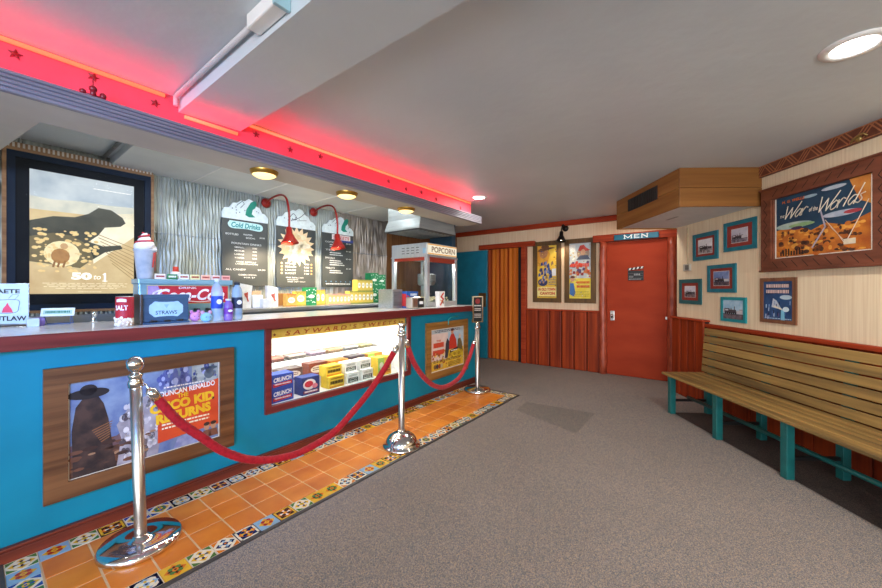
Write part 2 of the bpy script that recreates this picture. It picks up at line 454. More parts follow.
mb.box(3.985, 4.0, 2.40, 2.56, 2.15, 2.245, STRIPE)
struct(mb, 'trim_8', 'C')
# little cornice along the top of the cove, in the two bays either side of the beam and under it
ORL = glow('orange_neon', (1, .20, .085), 1.0)
REDN = glow('red_neon', (1, .035, .06), 1.0)
for nm, lab, s0, s1, z in (('neon_tube', 'orange glowing neon line at the ceiling left of the low beam', -1.5, .69, 2.43),
                       ('neon_tube', 'short orange glowing neon line crossing under the low beam', .79, 1.09, 2.345),
                       ('neon_tube', 'long orange glowing neon line at the ceiling right of the low beam', 1.135, 3.97, 2.43)):
    m = MB(); m.tube([(s0, 2.538, z), (s1, 2.538, z)], .0115, ORL, 8)
    o = m.build(nm); o.rotation_euler = (0, 0, RC); tag(o, lab, 'neon light', 'orange neon lines above the counter')
REDNEON = glow('red_neon_tube', (1, .03, .075), 16)
m = MB(); m.tube([(-1.5, 2.47, 2.202), (3.95, 2.47, 2.202)], .012, REDNEON, 8)
o = m.build('neon_tube'); o.rotation_euler = (0, 0, RC); tag(o, 'red neon tube lying in the trough behind the striped bulkhead lip', 'neon light')

# ================================================================== CEILING THINGS
def recessed(loc, label, r=.105, group=None, st=14):
    t = thing('recessed_ceiling_light', label, 'ceiling light', loc, 0, group)
    m = MB(); m.lathe([(r * .80, -.0005), (r * .84, -.008), (r * 1.0, -.010), (r * 1.22, -.004), (r * 1.24, 0)], WHITE, 36); m.build('trim_ring', t)
    m = MB(); m.lathe([(0, -.0045), (r * .815, -.0045)], glow('lamp_lens', (1, .97, .92), st), 36); m.build('lens', t)
    return t
recessed((1.94, 1.69, CEIL), 'round recessed white downlight at the upper right of the ceiling', .098)
recessed((.47, 4.47, CEIL), 'small recessed downlight in the ceiling near the end of the red neon', .085)
recessed(W('C', .02, 2.93, 2.15), 'small recessed downlight under the bulkhead above the lit racing poster', .05, st=3)
def dome(s, label):
    t = thing('dome_light', label, 'ceiling light', W('C', s, 2.565, 2.151), RC, 'dome lights under the bulkhead')
    m = MB(); m.lathe([(.078, -.030), (.088, -.022), (.094, -.006), (.095, 0)], mat('brass_ring', '#a07a2c', '#b98f3c', rough=.3, metal=.8), 32); m.build('ring', t)
    m = MB(); m.lathe([(0, -.052), (.03, -.050), (.056, -.042), (.079, -.028)], glow('warm_dome', (1, .74, .30), 1.6), 32); m.build('glass_dome', t)
dome(1.283, 'brass ringed yellow dome light under the bulkhead, the largest and leftmost of three')
dome(2.01, 'brass ringed yellow dome light under the bulkhead, the middle one of three')
dome(2.77, 'brass ringed yellow dome light under the bulkhead beside the grey hood')

# conduit and junction box beside the beam
CREAMP = mat('painted_conduit', '#b4aeb0', '#c4bec0', rough=.45)
t = thing('conduit', 'round painted pipe on the ceiling along the low beam, ending in a box', 'pipe', W('C', .735, 2.49, CEIL), RC)
m = MB(); m.tube([(0, .02, -.07), (0, .02, -.02), (0, .0, -.016), (0, -.94, -.016)], .012, CREAMP, 12); m.build('pipe', t)
t = thing('junction_box', 'white electrical box on the ceiling at the near end of the pipe', 'electrical box', W('C', .745, 1.43, CEIL), RC)
m = MB(); m.box(-.045, .014, -.10, .12, -.06, 0, WHITE, .006); m.build('housing', t)
m = MB(); m.box(-.05, .016, -.118, -.10, -.066, 0, mat('pale_blue_plastic', '#8fb6c2', '#a0c4cf', rough=.4), .003); m.build('cover_plate', t)
# duct edge and conduit over the recess
t = thing('conduit', 'thin grey pipe on the concession ceiling above the lit racing poster', 'pipe', W('C', .70, 2.72, CEIL), RC)
m = MB(); m.tube([(0, 0, -.02), (0, 1.40, -.02)], .014, STEELD, 8); m.build('pipe', t)
m = MB(); m.box(-.03, .03, .45, .48, -.045, 0, STEELD, .003); m.build('bracket', t)

# stars on the cove wall
STARR = mat('dark_red_star', '#6a1018', '#7c1820', rough=.4)
def starmesh(r):
    m = MB(); pts = []
    for i in range(10):
        a = PI / 2 + PI * i / 5; q = r if i % 2 == 0 else r * .42; pts.append((q * math.cos(a), q * math.sin(a)))
    c0 = m.bm.verts.new((0, -.009, 0)); v = [m.bm.verts.new((x, 0, z)) for x, z in pts]; c1 = m.bm.verts.new((0, .004, 0)); m.mi(STARR)
    for i in range(10):
        m.bm.faces.new([c0, v[i], v[(i + 1) % 10]]); m.bm.faces.new([c1, v[(i + 1) % 10], v[i]])
    return m
sm = None
where = ['far left above the lit racing poster', 'above the red ornament on the bulkhead lip', 'just left of the ceiling pipe and beam', 'under the right edge of the low beam',
         'second to the right of the low beam', 'above the second gooseneck menu lamp', 'above and left of the rightmost dome light', 'above the rightmost dome light', 'third from its right end', 'second from its right end', 'at its right end']
for (s, z), w in zip([(.131, 2.382), (.391, 2.40), (.648, 2.37), (1.219, 2.387), (1.471, 2.358), (1.732, 2.384), (2.497, 2.368), (2.751, 2.347), (2.996, 2.362), (3.256, 2.341), (3.753, 2.33)], where):
    if sm is None: o = sm = starmesh(.026).build('star_ornament')
    else: o = sm.copy(); COL.objects.link(o)
    o.location = W('C', s, 2.5465, z); o.rotation_euler = (0, random.uniform(-.3, .3), RC)
    tag(o, 'dark red star on the red cove, ' + w, 'star', 'stars on the red cove wall')
m = MB(); DR = mat('dark_red_gloss', '#7a1220', '#8c1a28', rough=.3)
m.tube([(0, 0, -.006), (0, 0, .03)], .012, DR, 10); m.ball((0, 0, .032), .016, DR); m.ball((-.036, 0, .006), .013, DR); m.ball((.036, 0, .010), .014, DR, 1, 1, 1.2)
m.tube([(-.036, 0, .0), (.036, 0, .0)], .006, DR, 8); m.tube([(0, .0, .03), (0, 0, .085)], .0025, DR, 6)
o = m.build('lip_ornament'); o.location = W('C', .369, 2.41, 2.2505); o.rotation_euler = (0, 0, RC); tag(o, 'small dark red three-lobed ornament standing on the striped bulkhead lip', 'ornament')

# wooden duct box at right
t = thing('duct_box', 'pine board duct box hanging under the ceiling at the top right corner', 'duct box', W('R', -4.0, 0, CEIL), RR)
x0, x1, y0 = -.655, .64, -.755
GAP = .012
for i, (za, zb) in enumerate(((-.187, 0), (-.367, -.19))):
    m = MB(); m.box(x0, x1 - .018, y0, y0 + .018, za, zb, BOXW, .003)
    o = m.build('side_board', t)
    m = MB(); m.box(x1 - .018, x1, y0, -.0, za, zb, wood('duct_box_pine_shaded', '#6e431d', '#8c5c2c', 'y', rough=.45, k=.6), .003)  # front boards coloured darker, standing in for the shaded side
    m.build('front_board', t)
m = MB(); m.box(x0, x0 + .018, y0 + .018, 0, -.367, 0, BOXW, .003); m.build('rear_board', t)
m = MB(); m.box(x0 + .02, x1 - .02, y0 + .02, 0, -.352, -.34, PANELW)
m.box(-.1, .1, y0 + .3, y0 + .33, -.3535, -.352, STEELD)
m.build('bottom_panel', t)
m = MB(); m.box(-.33, .28, y0 - .008, y0, -.205, -.06, BLACK, .002)
for i in range(17): m.box(-.325 + i * .0355, -.318 + i * .0355, y0 - .014, y0 - .006, -.2, -.065, mat('vent_slat', '#2c2622', '#3a322c', rough=.5))
m.build('vent_grille', t)

# ================================================================== TILE STRIP
ORT = mat('terracotta_tile', '#d0701a', '#e69032', rough=.32, scale=(5, 5, 5), detail=4)
ORT2 = mat('terracotta_tile_deep', '#c6661a', '#dc842a', rough=.32, scale=(5, 5, 5), detail=4)
GROUT = mat('tile_grout', '#d8b88c', '#e4c89c', rough=.85)
TRIMD = mat('dark_edge_strip', '#3a3634', '#4a4642', rough=.5)
BLUE, NAV, YEL, CRE, ORA, GRN, LBL, BRN, RED = [mat('glaze_' + n, c, rough=.22, scale=(40, 40, 40)) for n, c in (('blue', '#2c4a94'), ('navy', '#1c2450'), ('yellow', '#e0b030'), ('cream', '#e6dcc0'), ('orange', '#d87820'), ('green', '#4c7a3c'), ('sky', '#8cb0c8'), ('brown', '#4a2c1c'), ('red', '#a83420'))]
mb = MB()
def deco(m, x, y, s, kind, z=.0062):
    def P(pts, mt, L): m.face([(x + px * s, y + py * s, z + L * .0005) for px, py in pts], mt)
    def E(cx, cy, rx, ry, mt, L, n=14, a0=0): P([(cx + rx * math.cos(2 * PI * i / n + a0), cy + ry * math.sin(2 * PI * i / n + a0)) for i in range(n)], mt, L)
    bg, c1, c2, c3 = [(CRE, BLUE, YEL, GRN), (LBL, ORA, YEL, RED), (NAV, CRE, ORA, YEL), (CRE, NAV, LBL, YEL), (YEL, BRN, ORA, GRN), (CRE, GRN, YEL, NAV), (BRN, YEL, ORA, CRE), (CRE, ORA, NAV, LBL)][kind]
    m.box(x - s * .5 + .0015, x + s * .5 - .0015, y - s * .5 + .0015, y + s * .5 - .0015, .002, z, bg)
    h = .46
    if kind in (2, 6, 3):
        for q in range(4):
            ca, sa = [(1, 0), (0, 1), (-1, 0), (0, -1)][q]
            P([(ca * px - sa * py, sa * px + ca * py) for px, py in ((-h, -h), (h, -h), (h, -.36), (-h, -.36))], c1 if kind != 6 else c1, 1)
    if kind in (0, 3, 5, 7):
        for sx in (-1, 1):
            for sy in (-1, 1): E(sx * .47, sy * .47, .24, .24, c1, 1.2) if False else P([(sx * h, sy * h), (sx * h, sy * .14), (sx * .14, sy * h)][::(1 if sx * sy > 0 else -1)], c1, 1)
    P([(0, -.42), (.42, 0), (0, .42), (-.42, 0)], c2, 2)
    P([(0, -.30), (.30, 0), (0, .30), (-.30, 0)], c1 if kind in (0, 1, 4) else c3, 3)
    for q in range(4):
        a = PI / 4 + q * PI / 2; E(.2 * math.cos(a), .2 * math.sin(a), .11, .11, c3 if kind in (0, 1, 4) else bg, 4, 8)
    E(0, 0, .12, .12, c2, 5, 10); E(0, 0, .055, .055, c1, 6, 8)
mb.box(.10, 4.10, 1.935, 2.70, 0, .003, GROUT)
mb.box(.09, 4.115, 1.915, 1.937, 0, .008, TRIMD); mb.box(4.10, 4.118, 1.93, 2.70, 0, .008, TRIMD); mb.box(.085, .10, 1.93, 2.70, 0, .008, TRIMD)
BT = .107; rr = random.Random(3)
x = .1 + BT / 2 + .001; last = -1
while x < 4.1:
    for y in (1.937 + BT / 2, 2.70 - .03 - BT / 2):
        k = rr.choice([q for q in range(8) if q != last]); last = k; deco(mb, x, y, BT, k)
    x += BT
y0, y1 = 1.937 + BT, 2.70 - .03 - BT
for xe in (.1 + BT / 2, 4.10 - BT / 2):
    y = y0 + (y1 - y0) / 10
    for q in range(5): deco(mb, xe, y, (y1 - y0) / 5, [0, 3, 5, 0, 1][q]); y += (y1 - y0) / 5
rows = 3; tw_ = (y1 - y0) / rows
x = .1 + BT
while x < 4.1 - BT - .02:
    xb = min(x + .166, 4.1 - BT)
    for r in range(rows): mb.box(x + .0045, xb - .0045, y0 + r * tw_ + .0045, y0 + (r + 1) * tw_ - .0045, .002, .006, rr.choice([ORT, ORT, ORT2]), .0012)
    x += .166
struct(mb, 'floor_tiles', 'C')

# ================================================================== COUNTER
ct = thing('concession_counter', 'long teal concession counter with dark red edged worktop and lit candy window', 'counter', W('C', 0, 2.70, 0), RC)
# local: x = s, y = depth behind the front panel
S0, S1 = -1.4, 4.38
WX0, WX1, WZ0, WZ1 = 1.405, 2.95, .405, 1.0
m = MB()
m.box(S0, WX0, .02, .05, 0, 1.01, TEAL); m.box(WX1, S1, .02, .05, 0, 1.01, TEAL)
m.box(WX0, WX1, .02, .05, 0, WZ0, TEAL); m.box(WX0, WX1, .02, .05, WZ1, 1.01, TEAL)
m.box(S1 - .03, S1, .05, .62, 0, 1.01, TEAL)
m.build('front_panel', ct)
m = MB(); m.box(S0, S1 + .02, -.04, .0, 1.01, 1.0825, LIPRED, .004); m.box(S1, S1 + .02, .0, .66, 1.01, 1.0825, LIPRED, .004); m.build('worktop_edge', ct)
m = MB(); m.box(S0, 1.36, .0, .72, 1.045, 1.083, TOPW, .002); m.box(1.36, S1, .0, .62, 1.045, 1.083, TOPW, .002); m.build('worktop', ct)
m = MB(); m.box(S0, S1, -.012, .02, 0, .068, BASEB, .004); m.box(S0, S1, -.022, -.012, 0, .055, BASEB, .003); m.build('baseboard', ct)
m = MB()
m.box(WX0 - .045, WX0 + .004, -.002, .03, WZ0 - .05, 1.01, LIPRED, .004); m.box(WX1 - .004, WX1 + .045, -.002, .03, WZ0 - .05, 1.01, LIPRED, .004)
m.box(WX0, WX1, -.002, .03, WZ0 - .05, WZ0 + .004, LIPRED, .004); m.box(WX0, WX1, -.002, .03, WZ1 - .004, 1.01, LIPRED, .004)
m.build('window_frame', ct)
CASEW = mat('case_white', '#eceeee', '#f4f6f6', rough=.5)
m = MB()
m.box(WX0, WX1, .5, .52, WZ0 - .02, WZ1 + .02, CASEW); m.box(WX0 - .02, WX0, .05, .52, WZ0 - .02, WZ1 + .02, CASEW); m.box(WX1, WX1 + .02, .05, .52, WZ0 - .02, WZ1 + .02, CASEW)
m.box(WX0, WX1, .05, .52, WZ0 - .02, WZ0, CASEW); m.box(WX0, WX1, .05, .52, WZ1 + .02, WZ1 + .04, CASEW)
m.box(WX0, WX1, .22, .5, WZ0, WZ0 + .10, CASEW)
m.build('display_case', ct)
m = MB(); m.box(WX0 + .01, WX1 - .22, .2, .5, .70, .706, glass('shelf_glass', (.9, .97, .95), .15)); sh = m.build('glass_shelf', ct)
for s in (WX0 + .3, WX1 - .35):
    m = MB(); m.box(s - .006, s + .006, .48, .5, .69, .71, STEEL); m.build('shelf_bracket', sh)
m = MB(); m.tube([(WX0 + .03, .10, WZ1 - .015), (WX1 - .03, .10, WZ1 - .015)], .012, glow('case_lamp', (1, .99, .96), 42), 8); m.build('case_lamp', ct)
m = MB(); m.tube([(WX0 + .03, .46, .66), (WX1 - .03, .46, .66)], .007, glow('case_lamp_low', (1, .99, .96), 22), 8); m.build('case_lamp', ct)
A = Art(.048)
BAN = ink2('#e0b84c', '#ecca66', 20)
A.rect(WX0, .922, WX1, WZ1 + .004, BAN, 0)
A.text("S A Y W A R D ' S   S W E E T S", WX0 + .14, .936, WX1 - .14, .974, ink('#b0321c'), 1, shear=.2, bold=.012)
for s in (WX0 + .05, WX1 - .09, WX1 - .05): A.star(s, .95, .016, ink('#7a3418'), 1)
A.build('sweets_banner', ct)
m = MB(); pane(m, WX0, WX1, .030, .034, WZ0, WZ1, glass('case_glass', (1, 1, 1), .1)); m.build('window_glass', ct)

# --- framed posters on the counter front
def frame4(m, x0, x1, z0, z1, w, y0, y1, mt, bev=.004):
    """mitred frame around the outline, front at y0"""
    o = [(x0, z0), (x1, z0), (x1, z1), (x0, z1)]; i = [(x0 + w, z0 + w), (x1 - w, z0 + w), (x1 - w, z1 - w), (x0 + w, z1 - w)]
    for k in range(4):
        k2 = (k + 1) % 4
        m.prism([o[k], o[k2], i[k2], i[k]], y0, y1, mt)
PGLASS = glass('poster_glass', (1, 1, 1), .06)

t = thing('framed_poster', 'wide rustic framed western poster with red title panel, behind the nearest chrome post', 'poster', W('C', .682, 2.7195, .555), RC)
m = MB(); frame4(m, -.452, .452, -.345, .345, .088, -.028, -.0, FRAMEW); m.build('frame', t)
w, h = .366, .262
A = Art(-.010)
A.rect(-w, -h, w, h, ink('#e2d6c2'), 0)
A.rect(-w + .008, -h + .01, w - .01, h - .006, ink2('#5c6c94', '#8c9cb0', 9), 1)
A.rect(-w + .008, -h + .01, .02, -.08, ink2('#4c2c20', '#8c5c3c', 14), 2)
A.poly([(-w + .008, -.08), (-.28, -.06), (-.2, -.1), (-.1, -.03), (0, -.07), (.02, -.12), (-w + .008, -.14)], ink2('#5a4048', '#7c5e5c', 14), 3)
ra = random.Random(41)
for i in range(60):
    x = ra.uniform(-w + .02, .0); z = ra.uniform(-h + .015, -.1); q = ra.uniform(.006, .02)
    A.ell(x, z, q * 1.6, q * .6, ink(ra.choice(['#3c241c', '#6c4430', '#a07858', '#54382c', '#8c6c5c'])), 3 if i % 2 else 6, 9)
for i in range(40):
    x = ra.uniform(.02, w - .02); z = ra.uniform(.15, h - .015); q = ra.uniform(.005, .016)
    A.ell(x, z, q, q * 1.5, ink(ra.choice(['#3c4684', '#6c78b0', '#a4acd0', '#545c98'])), 3 if i % 2 else 4, 9)
for i in range(50):
    x = ra.uniform(-.15, .02); z = ra.uniform(-h + .03, .09); q = ra.uniform(.006, .018)
    A.ell(x, z, q, q * 1.4, ink(ra.choice(['#6c6468', '#c8c0be', '#9c9498', '#54484c', '#dcd4d0'])), 5, 9)
# generic stand-in artwork: dark rock spire at left, pale boulder beside it
A.poly([(-.345, -h + .01), (-.35, .0), (-.335, .12), (-.30, .175), (-.255, .18), (-.225, .12), (-.205, .03), (-.19, -.1), (-.17, -h + .01)], ink2('#241a1a', '#4a342c', 18), 4)
A.ell(-.285, .185, .085, .028, ink('#201818'), 5); A.ell(-.285, .205, .035, .03, ink('#241a1a'), 5)
A.poly([(-.17, -h + .01), (-.15, -.1), (-.17, -.02), (-.12, .06), (-.06, .11), (.0, .12), (.03, .06), (.04, -.1), (.02, -h + .01)], ink2('#8c8488', '#b8aeb0', 12), 4)
A.poly([(-.09, -h + .01), (-.07, -.14), (-.03, -.14), (-.035, -h + .01)], ink('#6c5c58'), 5)
for i in range(7): A.line([(-.27 + i * .006, -.02 - i * .012), (-.19 - i * .002, .01 - i * .014)], .005, ink('#8a5a34'), 5)
for i in range(9): A.ell(.04 + i * .018, .18 + .03 * math.sin(i * 2.1), .014, .05, ink2('#4a5490', '#6a74a8', 20), 2, 12)
A.rect(.2, .135, w - .01, h - .006, ink2('#8c9490', '#b4b8ac', 20), 3)
A.ell(.30, .19, .03, .035, ink('#5c6468'), 4); A.ell(.30, .225, .05, .012, ink('#4c5458'), 4)
RO = ink2('#d2451f', '#dc5428', 6)
A.poly([(.02, -.19), (.02, .105), (.30, .135), (w - .01, .145), (w - .01, -.165), (.16, -.175)], RO, 5)
YE = ink('#f0bc22')
A.text('DUNCAN RENALDO', .03, .095, .335, .13, ink('#f4ece0'), 7, bold=.03, rot=.05)
A.text('THE', .12, .065, .18, .092, YE, 7, bold=.04, rot=.05)
A.text('CISCO KID', -.02, .0, .33, .062, YE, 7, bold=.06, rot=.05)
A.text('RETURNS', .01, -.07, .31, -.008, YE, 7, bold=.06, rot=.05)
A.greek(.05, .135, .27, .147, 1, ink('#f4ece0'), 7, .7, 3)
A.greek(.04, -.125, .30, -.08, 2, ink('#f4e4c0'), 7, .45, 5)
A.poly([(.10, -h + .012), (.12, -.19), (.2, -.165), (.27, -.19), (.29, -h + .012)], ink2('#7c84b4', '#9ca2c8', 30), 6)
for x in (.285, .325): A.ell(x, -.165, .017, .024, ink('#b88a68'), 7); A.ell(x, -.147, .018, .012, ink('#3c2820'), 8); A.poly([(x - .03, -.235), (x + .03, -.235), (x + .02, -.188), (x - .02, -.188)], ink('#7a4a34'), 7)
A.ell(.322, .02, .009, .009, ink('#2c2420'), 7)
A.build('poster_print', t)
m = MB(); m.box(-w - .002, w + .002, -.006, -.0, -h - .003, h + .003, ink('#3a2a20')); m.build('backing', t)

t = thing('framed_poster', 'golden wood framed western poster at the far end of the counter', 'poster', W('C', 3.707, 2.7195, .56), RC)
m = MB(); frame4(m, -.442, .442, -.345, .345, .085, -.028, -.0, FRAMEG); m.build('frame', t)
w, h = .36, .262
A = Art(-.010)
A.rect(-w, -h, w, h, ink('#e8ddc8'), 0)
A.rect(-w + .012, -h + .014, w - .012, h - .012, ink2('#d8bcb0', '#e4ccbc', 10), 1)
A.rect(-w + .012, h - .06, w - .012, h - .012, ink2('#a8b4b8', '#c4c8c4', 14), 2)
A.greek(-.3, h - .055, .3, h - .02, 2, ink('#4a4448'), 3, .5, 4, True)
A.rect(-w + .012, -h + .014, w - .012, -.13, ink2('#d0a028', '#e4bc3c', 10), 2)
A.poly([(.0, -.13), (.0, -.03), (.3, -.0), (w - .012, -.02), (w - .012, -.13)], ink('#d8b428'), 3)
A.rect(.0, .0, w - .012, h - .06, ink2('#9cb4c4', '#b8c8cc', 10), 2)
ra = random.Random(51)
for i in range(70):
    x = ra.uniform(-w + .03, w - .03); z = ra.uniform(-h + .03, -.02); q = ra.uniform(.006, .016)
    A.ell(x, z, q * 1.3, q, ink(ra.choice(['#b0801c', '#8a6420', '#5c4424', '#e8cc6c', '#c8982c', '#a8502c'])), 3, 8)
A.text('THE', -.24, .1, -.15, .125, ink('#c03c28'), 3, bold=.03)
A.rect(-.3, .03, -.09, .09, ink('#c8482c'), 3); A.rect(-.31, -.06, -.08, .0, ink('#c8482c'), 3)
A.poly([(.02, -.02), (.03, .12), (.08, .19), (.13, .17), (.18, .09), (.2, -.02)], ink('#bc3420'), 4)
A.ell(.09, .205, .03, .035, ink('#c08a6c'), 5); A.ell(.09, .228, .034, .018, ink('#4a2418'), 6)
A.poly([(-.07, -.12), (-.05, .06), (-.02, .13), (.03, .08), (.02, -.02), (-.01, -.12)], ink('#38363c'), 4)
A.poly([(.2, -.02), (.22, .09), (.27, .12), (.31, .05), (.33, -.06)], ink('#6c5a34'), 4); A.ell(.26, .13, .024, .03, ink('#d0b090'), 5)
A.poly([(.04, -.07), (.22, -.035), (.22, -.005), (.04, -.035)], ink('#2c2420'), 5); A.text('SONG', .06, -.057, .2, -.022, ink('#f0e8d8'), 6, rot=.15) if False else A.greek(.06, -.05, .2, -.035, 1, ink('#f0e8d8'), 6, .8, 8)
for i in range(6): A.ell(.04 + i * .05, -.09 + .01 * (i % 2), .03, .022, ink('#c8a42c' if i % 2 else '#b08a20'), 4, 10)
A.greek(-.3, -.16, .3, -.13, 2, ink('#3c2c28'), 4, .5, 6)
for i in range(4): A.ell(-.27 + i * .045, -.2, .025, .03, ink(['#7c5a30', '#3c3440', '#8a3c24', '#c4b080'][i]), 4, 10)
A.greek(.0, -.235, .28, -.18, 3, ink('#5c3c24'), 4, .4, 7)
A.build('poster_print', t)
m = MB(); m.box(-w - .002, w + .002, -.006, -.0, -h - .003, h + .003, ink('#3a2a20')); m.build('backing', t)
m = MB(); m.tube([(-.02, -.032, .3), (-.02, -.032, .365), (.03, -.032, .39), (.2, -.032, .395)], .006, mat('teal_wire', '#2aa0a0', '#38b0b0', rough=.4), 8)
m.build('hanging_wire', t)

# ================================================================== CANDY IN THE CASE
def carton(name, label, s, y, z, w, d, h, base, art, rot=0, group=None, tilt=0, cat='candy box'):
    """printed carton: body plus printed faces, base at z; front faces the room"""
    m = Art(-d / 2 - .0003)
    m.box(-w / 2, w / 2, -d / 2, d / 2, 0, h, base, .0015)
    art(m, w, h)
    o = m.build(name); o.location = W('C', s, y, z); o.rotation_euler = (tilt, 0, RC + rot)
    return tag(o, label, cat, group)
def art_crunch(m, w, h):
    m.poly([(-w * .42, h * .1), (w * .42, h * .2), (w * .42, h * .45), (-w * .42, h * .35)], ink('#c42a30'), 1)
    m.text('CRUNCH', -w * .4, h * .48, w * .4, h * .8, ink('#f0f0f4'), 2, bold=.04, shear=.15, rot=.06)
    m.greek(-w * .35, h * .2, w * .35, h * .34, 1, ink('#f0f0f4'), 2, .6, 3)
def art_swirl(m, w, h):
    m.ell(-w * .08, h * .58, w * .36, h * .3, ink('#f4ecec'), 1); m.ell(-w * .12, h * .6, w * .24, h * .18, ink('#c8283a'), 2)
    m.ell(w * .22, h * .45, w * .16, h * .14, ink('#e88898'), 2); m.rect(-w * .42, h * .08, w * .42, h * .24, ink('#8c1c34'), 1); m.greek(-w * .36, h * .1, w * .36, h * .22, 1, ink('#f4ecec'), 3, .7, 5)
def art_yellow(m, w, h):
    m.text('RAISINETS', -w * .44, h * .3, w * .44, h * .62, ink('#3a2410'), 2, bold=.05, rot=.05) if False else m.greek(-w * .4, h * .3, w * .4, h * .62, 1, ink('#3a2c10'), 2, .85, 9)
    m.rect(-w * .45, h * .05, w * .45, h * .2, ink('#d88c1c'), 1); m.greek(-w * .35, h * .74, w * .35, h * .86, 1, ink('#8c5c10'), 2, .7, 4)
def art_mint(m, w, h):
    m.rect(-w * .4, h * .12, w * .4, h * .52, ink('#2c3c34'), 1); m.text('JUNIOR', -w * .32, h * .34, w * .32, h * .48, ink('#e8f0ea'), 2, bold=.02); m.text('MINTS', -w * .3, h * .16, w * .3, h * .31, ink('#e8f0ea'), 2, bold=.02)
    m.greek(-w * .35, h * .62, w * .35, h * .8, 2, ink('#74887c'), 2, .5, 2)
def art_brown(m, w, h):
    m.ell(0, h * .5, w * .4, h * .3, ink('#e8dcd0'), 1); m.greek(-w * .3, h * .35, w * .3, h * .65, 2, ink('#6c2c1c'), 2, .5, 6)
def art_green(m, w, h):
    m.rect(-w * .5, 0, -w * .05, h, ink('#a8d468'), 1); m.ell(-w * .25, h * .55, w * .16, h * .2, ink('#f0f4dc'), 2); m.rect(0, h * .1, w * .44, h * .45, ink('#d88a24'), 1); m.greek(.0, h * .15, w * .4, h * .4, 2, ink('#5c2c14'), 2, .5, 3)
CB = ink('#2a48a4'); CB2 = ink('#2c3c7c'); CY = ink('#e8c83c'); CW = ink('#eef2f0'); CR = ink('#8c3c24'); CO = ink('#d88a34'); CG = ink('#9cc85c'); CPB = ink('#6a4c44')
zf = WZ0 + .0005
def yc(d): return 2.70 + d
carton('candy_box', 'blue candy box topping the two-box stack at the left of the candy window', 1.535, yc(.13), zf + .112, .19, .12, .11, CB, art_crunch)
carton('candy_box', 'blue candy box under another blue one, left end of the candy window', 1.535, yc(.13), zf, .19, .12, .1115, CB, art_crunch)
carton('candy_box', 'open blue and red candy box with white swirl, right of the blue stack', 1.79, yc(.13), zf, .17, .12, .15, CB2, art_swirl)
carton('candy_box', 'yellow candy box at the bottom of the yellow pair in the candy window', 2.055, yc(.13), zf, .17, .12, .105, CY, art_yellow)
carton('candy_box', 'yellow candy box on top of the yellow pair in the candy window', 2.045, yc(.15), zf + .106, .17, .11, .095, CY, art_yellow)
for i, (s, lab) in enumerate(((2.245, 'left'), (2.425, 'right'))):
    carton('candy_box', 'white and dark green mint box at the bottom, %s of two mint stacks' % lab, s, yc(.13), zf, .145, .12, .105, CW, art_mint)
    carton('candy_box', 'white and dark green mint box on top, %s of two mint stacks' % lab, s - .005, yc(.15), zf + .106, .145, .11, .095, CW, art_mint)
carton('candy_box', 'lime green and orange candy box beside the right mint stack in the candy window', 2.66, yc(.13), zf, .19, .12, .19, ink('#e4c040'), art_green)
zb = zf + .1
carton('candy_box', 'small white and blue candy box behind the blue stack in the candy window', 1.475, yc(.3), zb, .09, .1, .12, CW, art_crunch)
carton('candy_box', 'grey brown candy box in the back row above the swirl box', 1.72, yc(.32), zb, .22, .12, .105, CPB, art_brown)
carton('candy_box', 'red brown candy box in the back row behind the yellow pair', 1.99, yc(.32), zb, .2, .12, .115, CR, art_brown)
carton('candy_box', 'orange candy box in the back row behind the left mint stack', 2.23, yc(.32), zb, .21, .12, .105, CO, art_yellow)
carton('candy_box', 'dark topped pale candy box in the back row behind the right mint stack', 2.46, yc(.32), zb, .19, .12, .115, ink('#5a4c58'), art_brown)
carton('candy_box', 'orange and green candy box, rightmost of the back row in the candy window', 2.70, yc(.32), zb, .21, .12, .105, ink('#d89a40'), art_green)
for i, (s, c, d) in enumerate(((1.58, '#c88a80', 'pink'), (1.79, '#b4aaa4', 'grey'), (2.0, '#c0b0c8', 'lilac'), (2.20, '#c8a888', 'tan'), (2.40, '#b4b4b8', 'silver'), (2.60, '#c4b890', 'straw coloured'))):
    m = Art(0, Matrix.Rotation(-PI / 2, 4, 'X'))
    m.box(-.085, .085, -.05, .05, 0, .018, ink(c), .004)
    m.T = Matrix.Translation((0, 0, .0185)) @ Matrix.Rotation(-PI / 2, 4, 'X'); m.greek(-.07, -.03, .07, .03, 2, ink('#8c5c58'), 1, .6, i)
    o = m.build('candy_bar'); o.location = W('C', s, yc(.33), .7065); o.rotation_euler = (0, 0, RC); tag(o, '%s wrapped candy bar lying on the glass shelf of the candy window' % d, 'candy bar', 'candy bars on the glass shelf')

# ================================================================== THINGS ON THE COUNTER
ZC = 1.083
def on(s, y): return W('C', s, y, ZC)
# --- soda fountain
SODA = mat('blue_grey_steel', '#6fa0b8', '#86b2c6', rough=.3, metal=.35, scale=(3, 30, 30))
t = thing('soda_fountain', 'wide steel soda fountain head with red cola sign, behind the straw box', 'soda fountain', on(1.035, 3.28), RC)
m = MB(); m.box(-.30, .305, -.02, .13, .0, .30, SODA, .008); m.box(-.31, .315, -.05, .13, .262, .30, SODA, .006); m.build('cabinet', t)
A = Art(-.0225)
A.rect(-.255, .112, .292, .255, ink('#c8b478'), 0); A.rect(-.25, .117, .287, .25, ink2('#b01c2c', '#c82436', 8), 1)
A.poly([(-.25, .117), (-.13, .117), (-.19, .25), (-.25, .25)], ink2('#9a78b4', '#b49cc8', 20), 2)
A.text('DRINK', -.06, .228, .06, .244, ink('#f0e8ec'), 3)
A.text('Coca-Cola', -.2, .138, .26, .228, ink('#f4f0f2'), 3, shear=.35, bold=.025)
A.line([(p.x, p.z) for p in spl([(-.2, 0, .155), (-.13, 0, .13), (-.02, 0, .136), (.08, 0, .126), (.2, 0, .136)], 5)], .006, ink('#f4f0f2'), 3)
